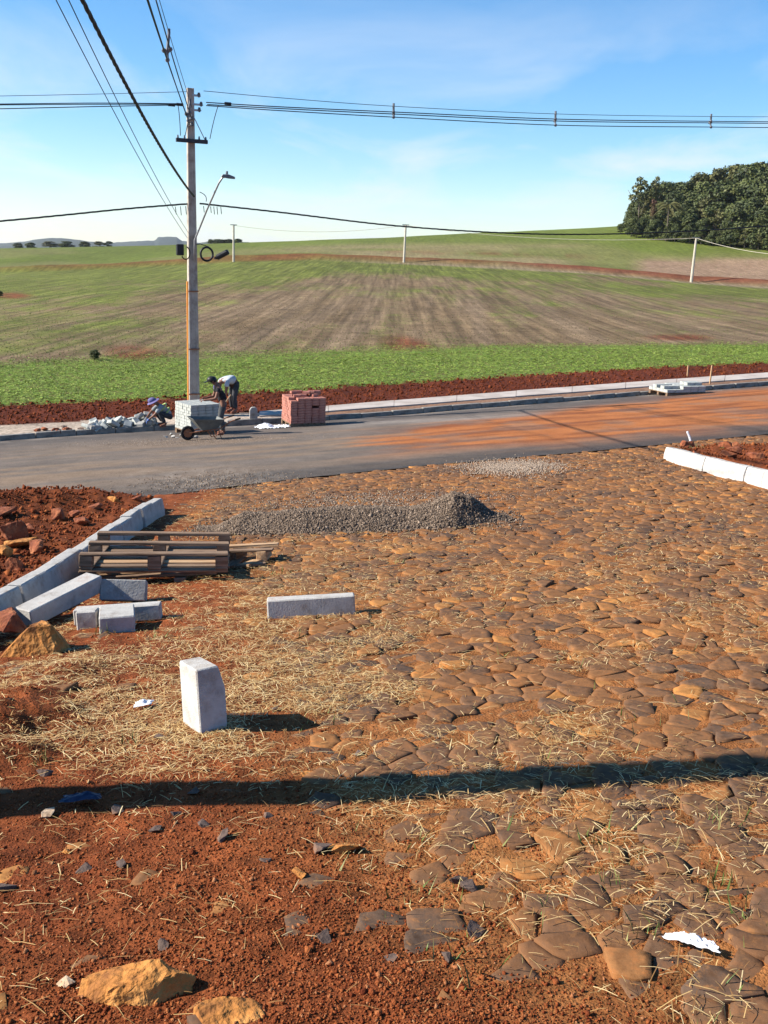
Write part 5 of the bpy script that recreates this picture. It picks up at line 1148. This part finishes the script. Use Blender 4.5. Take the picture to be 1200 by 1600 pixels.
st2 = on_road(345, 682)
person(st2, HEAD + math.pi - 0.15, 'worker in a black shirt and black cap leaning on the grey paver stack', dict(
    pelvis=(-.07, 0, .88), spine=(-.04, 0, 1.04), chest=(.05, 0, 1.25), neck=(.14, 0, 1.40), head=(.215, 0, 1.475), crown=(.235, 0, 1.575), face=(.33, 0, 1.44),
    sho_l=(.07, .19, 1.28), elb_l=(.16, .25, 1.03), wri_l=(.40, .18, .985), palm_l=(.48, .16, .98), sho_r=(.07, -.19, 1.28), elb_r=(.17, -.25, 1.02), wri_r=(.40, -.16, .985), palm_r=(.48, -.14, .98),
    hip_l=(-.06, .10, .86), knee_l=(.03, .12, .48), ank_l=(-.06, .13, .09), toe_l=(.10, .15, .04), hip_r=(-.06, -.10, .86), knee_r=(-.02, -.11, .47), ank_r=(-.10, -.12, .09), toe_r=(.06, -.15, .04)),
    'shirt_black', 'trousers_grey', sleeve=0.55, cap=('cap', 'black'), size=0.90, bulk=1.08)
st3 = gp(363, 645)
person(st3, HEAD + math.pi + 0.25, 'worker in a light grey shirt bending down behind the leaning worker', dict(
    pelvis=(-.10, 0, .92), spine=(.05, 0, 1.0), chest=(.26, 0, .98), neck=(.42, 0, .88), head=(.50, 0, .80), crown=(.56, 0, .715), face=(.47, 0, .69),
    sho_l=(.28, .19, .95), elb_l=(.33, .22, .67), wri_l=(.36, .15, .44), palm_l=(.37, .13, .37), sho_r=(.28, -.19, .95), elb_r=(.30, -.22, .67), wri_r=(.34, -.14, .46), palm_r=(.35, -.12, .39),
    hip_l=(-.10, .10, .89), knee_l=(.02, .13, .47), ank_l=(-.04, .14, .09), toe_l=(.12, .16, .04), hip_r=(-.10, -.10, .89), knee_r=(-.02, -.12, .47), ank_r=(-.08, -.14, .09), toe_r=(.07, -.17, .04)),
    'shirt_grey', 'trousers', sleeve=0.6, cap=('cap', 'hat'), bulk=1.22)
mb = MB(); mb.tube([(0, 0, 0.03), (0.1, 0, 0.2), (0.34, 0.0, 0.55)], 0.018, 6); tl = mb.build('tool_handle', M['rock_pale']); tl.location = st3 + Vector((-0.36, -0.16, 0.0)); tag(tl, 'pale wooden tool handle held by the bending worker', 'tool')

# ------------------------------------------------------------------ trees
def crown_mesh(name, mat, seed, W_=3.6, H=10.0, low=0.12, blobs=30, per=75, leaf=0.42, open_=0.0):
    """foliage of a crown of height H: clumps of leaf cards spread through its volume, an uneven outline."""
    rg = np.random.default_rng(seed); Vs, Ts = [], []
    for b in range(blobs):
        f = rg.uniform(low, 1.0) ** 0.85; wid = math.sin(math.pi * min(1, 0.16 + 0.80 * f)) ** 0.7
        an = rg.uniform(0, 2 * math.pi); rr_ = W_ * wid * math.sqrt(rg.uniform(0.15, 1)) * 0.72
        c = np.array([rr_ * math.cos(an), rr_ * math.sin(an), f * H * 0.93]); br = rg.uniform(0.9, 1.75) * (W_ / 3.6) * (1 - 0.3 * open_)
        tb = rg.uniform(0.1, 0.8); n = int(per * (br / 1.3) ** 1.5)
        dirs = rg.normal(size=(n, 3)); dirs /= np.linalg.norm(dirs, axis=1)[:, None]; dirs[:, 2] = np.where(dirs[:, 2] < -0.5, -dirs[:, 2], dirs[:, 2])
        P = c + dirs * br * rg.uniform(0.55, 1.08, (n, 1)) * np.array([1, 1, 0.85])
        nr = dirs + rg.normal(size=(n, 3)) * 0.55; nr /= np.linalg.norm(nr, axis=1)[:, None]
        a = np.cross(nr, rg.normal(size=(n, 3))); a /= np.linalg.norm(a, axis=1)[:, None]; bb_ = np.cross(nr, a)
        s = leaf * rg.uniform(0.6, 1.35, (n, 1)); q = np.stack([P - a * s, P - bb_ * s * .62, P + a * s, P + bb_ * s * .62], 1)
        Vs.append(q.reshape(-1, 3)); Ts.append(np.repeat(np.clip(tb + rg.normal(0, .16, n), 0, 1), 4))
    V = np.concatenate(Vs); V[:, 2] = np.maximum(V[:, 2], 0.02); F = np.arange(len(V)).reshape(-1, 4)
    return np_mesh(name, V, [F], mat, {'tint': np.concatenate(Ts)})
def trunk_mesh(seed, H, r=0.22):
    rg = random.Random(seed); mb = MB(); P = [(0, 0, -0.3)]
    for k in range(1, 6): P.append((P[-1][0] + rg.uniform(-.25, .25), P[-1][1] + rg.uniform(-.25, .25), H * 0.8 * k / 5))
    mb.tube(P, [r * (1 - 0.14 * k) for k in range(6)], 7)
    for k in range(4):
        b = Vector(P[2 + k % 3]); a = rg.uniform(0, 6.28); mb.tube([b, b + Vector((math.cos(a) * 1.0, math.sin(a) * 1.0, 1.0)), b + Vector((math.cos(a) * 1.8, math.sin(a) * 1.8, 2.3))], [r * .5, r * .35, r * .15], 5)
    return mb.mesh('trunk', M['bark'], smooth=True)
TV = []                                                       # crown and trunk variants, built at 10 m
for k in range(9):
    mat = M['leaf_b'] if k in (2, 5) else (M['leaf'])
    TV.append((crown_mesh('crown', mat, 900 + k, W_=[3.4, 3.9, 3.2, 3.7, 4.1, 3.0, 3.6, 3.3, 3.8][k], blobs=[30, 34, 26, 30, 36, 24, 30, 28, 32][k], leaf=0.27, per=150), trunk_mesh(40 + k, 10)))
def tree(p, H, v, label, name='tree', group=None, wscale=1.0, rz=None):
    root = empty(name, p, rz=random.uniform(0, 6.28) if rz is None else rz); tag(root, label, 'tree', group)
    s = H / 10
    for nm, me in zip(('crown', 'trunk'), TV[v]): o = link(nm, me, root); o.scale = (s * wscale, s * wscale, s)
    return root
front = [(968, 366), (985, 370), (1010, 374), (1060, 379), (1120, 385), (1200, 392), (1300, 401)]
SKY_TOP = ([960, 971, 978, 990, 1030, 1046, 1060, 1083, 1107, 1130, 1153, 1200, 1300], [352, 338, 316, 300, 290, 283, 280, 273, 265, 262, 258, 252, 243])
nt_ = 0
KIND = {True: 'olive green tree in the dense wood on the hill', False: 'dark green tree in the dense wood on the hill'}
for row in range(6):
    px = 980 + (row % 2) * 11 + row * 1.2
    while px < 1275:
        fy = np.interp(px, [a for a, b in front], [b for a, b in front]); b0 = gp(px, fy); dirv = Vector((b0.x, b0.y, 0)).normalized()
        q = b0 + dirv * (3.5 + row * 6.5 + random.uniform(-2, 2)); q.z = gz(q.x, q.y)
        pxq, _ = proj(np.array([q.x]), np.array([q.y]), np.array([q.z])); skyt = np.interp(pxq[0], *SKY_TOP)
        frac = [0.45, 0.62, 0.78, 0.9, 1.0, 1.0][row]; ty = fy + (skyt - fy) * frac + random.uniform(-4, 12)
        H = max(4.5, at(pxq[0], ty, q.y).z - q.z); v = random.randrange(9)
        w = min(1.3, max(0.72, 6.0 / (H / 10 * 3.6) * random.uniform(0.85, 1.15)))
        if pxq[0] < 1000: w = min(w, 0.55 * 10 / H)
        tree(q, H, v, KIND[v in (2, 5)], group='olive trees of the wood' if v in (2, 5) else 'dark trees of the wood', wscale=w); nt_ += 1
        px += random.uniform(19, 28)
# undergrowth along the wood's edge
for k in range(26):
    px = 972 + k * 12 + random.uniform(-4, 4); fy = np.interp(px, [a for a, b in front], [b for a, b in front]); q = gp(px, fy); v = random.randrange(9)
    tree(q, random.uniform(2.6, 5.0), v, 'low bush at the foot of the wood', 'bush', 'bushes along the foot of the wood', wscale=1.25)
for px, py, hh_, ww_, lb in ((148, 563, 0.42, 1.6, 'low dark bush beside the bare red furrows in the field'), (-2, 465, 0.7, 2.2, 'low dark bush by the bare red patch high in the field')):
    q = gp(px, py); tree(q, hh_, 1, lb, 'bush', wscale=ww_)
# tall airy tree at the corner of the wood, and a reddish one
TV.append((crown_mesh('crown', M['leaf_b'], 950, W_=2.2, H=10, low=0.55, blobs=26, per=80, leaf=0.22, open_=0.5), trunk_mesh(70, 8, 0.16)))
for px, top, lb in ((996, 272, 'tall airy tree rising above the corner of the wood'), (1016, 271, 'slender airy tree beside the tallest one at the corner of the wood')):
    b0 = gp(px, 371); q = b0 + Vector((b0.x, b0.y, 0)).normalized() * 9; q.z = gz(q.x, q.y); tree(q, at(px, top, q.y).z - q.z, 9, lb, wscale=1.15 if px < 1000 else 0.8)
TV.append((crown_mesh('crown', M['leaf_r'], 951, W_=3.0, H=10, low=0.5, blobs=14, per=90, leaf=0.24), trunk_mesh(71, 10, 0.16)))
b0 = gp(1016, 374); q = b0 + Vector((b0.x, b0.y, 0)).normalized() * 5; q.z = gz(q.x, q.y); tree(q, at(1016, 310, q.y).z - q.z, 10, 'reddish leaved tree near the corner of the wood', wscale=0.5)
# palm in front of the wood
b0 = gp(1040, 377); q = b0; root = empty('palm_tree', q); tag(root, 'feathery palm tree standing at the edge of the wood', 'palm tree'); H = at(1040, 322, q.y).z - q.z
mb = MB(); mb.tube([(0, 0, -.3), (.1, 0, H * .5), (0, 0, H)], [.22, .17, .13], 8); mb.build('trunk', M['bark'], root)
for k in range(20):
    a = k * 2.4; el = random.uniform(-0.1, 1.2); L = random.uniform(3.6, 4.8); mb = MB(); P = []
    for t in np.linspace(0, 1, 9): P.append(Vector((math.cos(a) * L * t * math.cos(el * (1 - t * .5)), math.sin(a) * L * t * math.cos(el * (1 - t * .5)), H + L * (math.sin(el) * t - 0.85 * t * t))))
    for i in range(1, 9):
        d_ = (P[i] - P[i - 1]).normalized(); s_ = d_.cross(Vector((0, 0, 1))).normalized()
        for sg in (-1, 1):
            for f in (0, .5):
                c = P[i - 1].lerp(P[i], f); ln = 0.85 * math.sin(math.pi * (0.12 + 0.8 * i / 9)); tip_ = c + s_ * sg * ln * .75 + d_ * .3 - Vector((0, 0, ln * .55)); mb.add([c, c + d_ * .22, tip_], [(0, 1, 2)])
    me = mb.mesh('frond', M['leaf_b']); me.attributes.new('tint', 'FLOAT', 'POINT').data.foreach_set('value', [random.uniform(.5, 1)] * len(me.vertices)); link('frond', me, root)
# scattered trees on the far skyline
for k, (px, w_, hpx) in enumerate([(28, 9, 9), (48, 8, 10), (78, 16, 13), (104, 13, 14), (132, 9, 9), (156, 14, 11), (170, 8, 8), (330, 7, 6), (345, 16, 9), (356, 12, 8), (372, 7, 6)]):
    Y = 520.0; b = at(px, 386 + px * 0.0, Y); z = gz(b.x, b.y); q = Vector((b.x, b.y, z)); top = at(px, 385.5 - hpx * 0.62 - (px > 300) * 1, Y).z
    H = max(3.0, top - z); tree(q, H, k % 9, 'small dark tree on the far skyline', 'tree', 'trees on the far skyline', wscale=max(1.1, 1.9 * w_ * Y / 1600 / (H / 10 * 6.4)))

# ------------------------------------------------------------------ far hills
def hill(pts_, Y, depth):
    mb_v = []; n = 90; m = 12; pxs = np.linspace(pts_[0][0], pts_[-1][0], n); tops = np.interp(pxs, [a for a, b in pts_], [b for a, b in pts_])
    V = []
    for j in range(m):
        f = j / (m - 1) * 2 - 1
        for i in range(n):
            c = at(pxs[i], tops[i] + 1.2 * (vn(pxs[i] * .25, j * .7, 5) - .5), Y); zb = -30.0
            V.append((c.x * (Y + f * depth) / Y, Y + f * depth, zb + (c.z - zb) * math.cos(f * math.pi / 2) ** 0.6 if abs(f) < .999 else zb - 10))
    idx = np.arange(n * m).reshape(m, n); F = np.stack([idx[:-1, :-1], idx[:-1, 1:], idx[1:, 1:], idx[1:, :-1]], -1).reshape(-1, 4)
    return tag(link('hill', np_mesh('hill', np.array(V), [F], M['hill'], smooth=True)), kind='structure')
hill([(-400, 384), (-120, 379), (0, 381), (40, 377), (62, 373), (85, 371.5), (110, 373), (140, 377), (165, 380), (200, 384), (240, 386)], 3600, 350)
hill([(130, 384), (175, 379), (215, 376.5), (243, 375.5), (247, 370.5), (262, 369.5), (276, 370.5), (285, 376), (310, 379), (350, 381), (390, 384)], 4200, 400)
hill([(290, 384), (325, 377), (340, 374.5), (360, 375), (385, 378), (420, 382), (450, 385)], 2600, 250)
hill([(-900, 381), (-300, 379), (0, 380), (300, 381), (700, 384), (1500, 395)], 6500, 500)

# ------------------------------------------------------------------ crop rows, weeds, straw, crumbs (stuff nobody could count)
def polar(n, lo, hi, thm=24.5):
    th = np.radians(RNG.uniform(-thm, thm, n)); dn = nodes(np.sin(th), np.cos(th)); a, b = lo(dn), hi(dn); u_ = RNG.random(n); rr_ = np.sqrt(a * a + u_ * (b * b - a * a)); return rr_ * np.sin(th), rr_ * np.cos(th), rr_, dn
lv_ = []; lf_ = []
for k in range(3):
    a = k * 2.1; c, s = math.cos(a), math.sin(a); o0 = len(lv_); e_ = 0.35 + 0.12 * (k % 3)
    for (l, w) in ((0.15, 0), (0.6, 0.30), (1.05, 0), (0.6, -0.30)): lv_.append((c * l - s * w, s * l + c * w, e_ + 0.35 * l * (1 - 0.5 * l)))
    lf_.append((o0, o0 + 1, o0 + 2, o0 + 3))
CROP_V, CROP_F = np.array(lv_), [np.array(lf_)]
X, Y, rr_, dn = polar(60000, lambda d: d['Rc'] + 0.5, lambda d: d['Re'] + 2.5)
keep = RNG.random(len(X)) < np.where(rr_ > dn['Re'] - 2, 0.35, 1.0) * (0.45 + 0.55 * sstep(0.3, 0.5, fbm(X * 0.7, Y * 0.7, 310))); X, Y = X[keep], Y[keep]
P = np.stack([X, Y, ground(X, Y) - 0.01], -1); V, Fx = scatter(CROP_V, CROP_F, P, rot_rand(len(P), 0.35), RNG.uniform(0.04, 0.085, len(P)), 0.12)
tag(link('crop_plants', np_mesh('crop_plants', V, Fx, M['crop'], {'tint': np.repeat(RNG.beta(2.2, 2.0, len(P)), len(CROP_V))})), 'band of low bright green leafy crop beyond the dark soil', 'crop', kind='stuff')
TUFT_V = np.array([[-.5, 0, 0], [.12, .1, 0], [-.35, .05, 1], [0, -.45, 0], [.1, .15, 0], [.15, -.2, 1.15], [.5, .1, 0], [.05, .35, 0], [.45, .3, .85]]); TUFT_F = [np.array([[0, 1, 2], [3, 4, 5], [6, 7, 8]])]
th = np.radians(RNG.uniform(-24, 24, 60000)); dn = nodes(np.sin(th), np.cos(th)); iv = RNG.uniform(1 / 300.0, 1 / 38.0, 60000); rr_ = 1 / iv; X, Y = rr_ * np.sin(th), rr_ * np.cos(th)
keep = (rr_ > dn['Re'] - 1) & (rr_ < 300) & (np.abs(rr_ - dn['Rt']) > 4); X, Y, rr_ = X[keep], Y[keep], rr_[keep]; Z = ground(X, Y); qx, qy = proj(X, Y, Z)
pt_ = fbm(X * 0.055, Y * 0.035, 80, 5); gmm = 0.2 + 0.45 * sstep(350, 120, qx) + 0.4 * sstep(460, 420, qy) + 0.25 * sstep(900, 1150, qx) * sstep(500, 450, qy) + 0.9 * (pt_ - 0.5) + 0.5 * (fbm(X * .35, Y * .12, 81) - .5)
isg = RNG.random(len(X)) < np.clip(gmm * 0.9, 0.05, 0.9); tint = np.where(isg, RNG.uniform(0.6, 1, len(X)), RNG.uniform(0, 0.4, len(X))); keep = isg | (RNG.random(len(X)) < 0.6)
X, Y, Z, rr_, tint = X[keep], Y[keep], Z[keep], rr_[keep], tint[keep]
V, Fx = scatter(TUFT_V, TUFT_F, np.stack([X, Y, Z - 0.01], -1), rot_rand(len(X), 0.4), RNG.uniform(0.015, 0.05, len(X)) * (1 + rr_ / 160), 0.15)
tag(link('field_weeds', np_mesh('field_weeds', V, Fx, M['tuft'], {'tint': np.repeat(tint, 9)})), 'stubble and green regrowth over the sloping brown field', 'field weeds', kind='stuff')
# soil clods on the dark bank
X, Y, rr_, dn = polar(9000, lambda d: d['Rs'], lambda d: d['Rc'] + 0.8); P = np.stack([X, Y, ground(X, Y) + 0.01], -1)
V, Fx = scatter(OCT_V, OCT_F, P, rot_rand(len(P)), RNG.gamma(2, 0.018, len(P)) + 0.012, 0.2); tag(link('bank_soil', np_mesh('bank_soil', V, Fx, M['crumb'], {'tint': np.repeat(RNG.beta(1.2, 3.4, len(P)) * .6, 6)})), 'loose dark red clods on the bank behind the footpath', 'soil', kind='stuff')
# soil clods on the two near verges
def verge_clods(n, xr, yr, left):
    X = RNG.uniform(*xr, n); Y = RNG.uniform(*yr, n); dn = nodes(X, Y); l, r_ = verges(X, Y, dn); k = (l if left else r_) > 0.5
    return np.stack([X[k], Y[k], ground(X[k], Y[k]) + 0.006], -1)
P = np.concatenate([verge_clods(14000, (-6.5, -2.3), (5.5, 15), True), verge_clods(9000, (4.0, 9.5), (11, 22), False)])
V, Fx = scatter(OCT_V, OCT_F, P, rot_rand(len(P)), RNG.uniform(0.01, 0.038, len(P)) * np.where(RNG.random(len(P)) < .06, 2.2, 1), 0.2)
tag(link('verge_soil', np_mesh('verge_soil', V, Fx, M['crumb'], {'tint': np.repeat(RNG.beta(1.5, 2.6, len(P)) * .85, 6)})), 'crumbly red soil heaped behind the street kerbs', 'soil', kind='stuff')
# fine crumbs of soil in the foreground
th = np.radians(RNG.uniform(-23.5, 23.5, 120000)); rr_ = 1 / RNG.uniform(1 / 7.5, 1 / 1.95, 120000); X, Y = rr_ * np.sin(th), rr_ * np.cos(th)
so = sstep(0.6, -0.3, X - soil_x(Y) + 0.5 * (fbm(X * 2, Y * 2, 21) - 0.5)); keep = RNG.random(len(X)) < (0.10 + 0.5 * so) * (0.35 + fbm(X * 3, Y * 3, 330)); keep &= X > lk_x(Y) + 0.05
X, Y = X[keep], Y[keep]; P = np.stack([X, Y, ground(X, Y) + 0.001], -1); V, Fx = scatter(OCT_V, OCT_F, P, rot_rand(len(P)), RNG.gamma(1.5, 0.0026, len(P)) + 0.0022, 0.2)
tag(link('soil_crumbs', np_mesh('soil_crumbs', V, Fx, M['crumb'], {'tint': np.repeat(RNG.beta(1.8, 2.2, len(P)), 6)})), 'fine red soil crumbs over the near ground', 'soil', kind='stuff')
# dry straw
ST_V = np.array([[0, -.5, 0], [0, .5, 0], [.5, -.5, .05], [.5, .5, .05], [1, -.4, 0], [1, .4, 0]], float); ST_V[:, 0] -= .5
ST_F = [np.array([[0, 2, 3, 1], [2, 4, 5, 3]])]
nS = 210000; th = np.radians(RNG.uniform(-23.5, 23.5, nS)); rr_ = 1 / (RNG.uniform(1 / 24.0, 1 / 1.95, nS)); X, Y = rr_ * np.sin(th), rr_ * np.cos(th)
dn = nodes(X, Y); l, r_ = verges(X, Y, dn); okk = (rr_ < dn['Rn'] - 0.05) & (l < .3) & (r_ < .3) & (X > lk_x(Y) + .08)
dx_ = X - soil_x(Y)
dens = 0.24 + 0.22 * sstep(5.5, 8, rr_) + 0.9 * np.exp(-((dx_ - 0.15) / 0.85)**2) * sstep(3.0, 4.2, Y) + 0.8 * sstep(0.4, 0, dx_) * sstep(3.7, 4.6, Y) + 0.02 * sstep(0, 1, dx_) + 0.55 * np.exp(-((X - rk_x(Y) + 0.9) / 0.8)**2) * sstep(12, 15, Y)
dens = dens * np.clip((rr_ / 5.9)**3.0, 0.010, 0.6) * (1 - 0.7 * sstep(0.5, -0.2, dx_) * sstep(4.0, 3.4, Y)) * (0.10 + 2.4 * sstep(0.32, 0.7, fbm(X * 2.3, Y * 2.3, 340, 5))) ; keep = okk & (RNG.random(nS) < dens); X, Y, rr_ = X[keep], Y[keep], rr_[keep]
so = sstep(0.5, -0.3, X - soil_x(Y)); z = ground(X, Y) + RNG.uniform(0.003, 0.012, len(X)) + (1 - so) * RNG.uniform(0.002, 0.020, len(X))
L = RNG.gamma(2.0, 0.015, len(X)) + 0.012; S = np.stack([L, RNG.uniform(0.0007, 0.0021, len(X)) * (1 + rr_ / 6), L * 1.0], -1)
V, Fx = scatter(ST_V, ST_F, np.stack([X, Y, z], -1), rot_rand(len(X), 0.2), S)
tag(link('dry_straw', np_mesh('dry_straw', V, Fx, M['straw'], {'tint': np.repeat(RNG.beta(1.3, 1.2, len(X)), 6)})), 'dry straw strewn over the soil and cobbles', 'straw', kind='stuff')
# a few green and dry blades between the stones
BL_V = np.array([[-.04, 0, 0], [.04, 0, 0], [.05, .12, .5], [.10, .3, 1.0]]); BL_F = [np.array([[0, 1, 2], [0, 2, 3]])]
cx_, cy_, n_ = [], [], []
for (px, py, k_) in [(940, 1325, 26), (960, 1385, 14), (1130, 1290, 12), (1120, 1385, 14), (1165, 1440, 12), (795, 1030, 10), (1005, 1465, 12), (205, 1165, 10), (55, 1190, 12), (430, 900, 14), (620, 880, 12), (160, 990, 26), (235, 1000, 18), (600, 985, 14), (530, 1010, 10), (300, 905, 16), (1090, 700, 40), (1140, 700, 40)]:
    q = gp(px, py); cx_ += list(RNG.normal(q.x, 0.022 + q.y * 0.004, k_)); cy_ += list(RNG.normal(q.y, 0.022 + q.y * 0.004, k_))
n3 = 900; th = np.radians(RNG.uniform(-23, 23, n3)); rr_ = 1 / RNG.uniform(1 / 14., 1 / 2.1, n3); xx, yy = rr_ * np.sin(th), rr_ * np.cos(th); k_ = (xx > soil_x(yy) - .2) & (xx < rk_x(yy) - .1) & (vn(xx * 3, yy * 3, 350) > .62); cx_ += list(xx[k_]); cy_ += list(yy[k_])
X, Y = np.array(cx_), np.array(cy_); P = np.stack([X, Y, ground(X, Y)], -1); V, Fx = scatter(BL_V, BL_F, P, rot_rand(len(P), .5), RNG.uniform(.03, .085, len(P)), .03)
tag(link('grass_blades', np_mesh('grass_blades', V, Fx, M['grass'], {'tint': np.repeat(RNG.beta(1.2, 1.4, len(P)), 4)})), 'sparse green and yellow blades growing between the cobbles', 'grass', kind='stuff')

# ------------------------------------------------------------------ haze
mb = MB(); mb.box((0, 0, 30), (18000, 18000, 190)); hz_m = bpy.data.materials.new('haze_air'); hz_m.use_nodes = True; t = hz_m.node_tree; t.nodes.clear()
ho = N(t, 'ShaderNodeOutputMaterial'); pv_ = N(t, 'ShaderNodeVolumePrincipled'); pv_.inputs['Color'].default_value = (0.86, 0.91, 1, 1); pv_.inputs['Density'].default_value = 0.00006; pv_.inputs['Anisotropy'].default_value = 0.2
t.links.new(pv_.outputs[0], ho.inputs['Volume'])
tag(mb.build('haze', hz_m), kind='stuff')
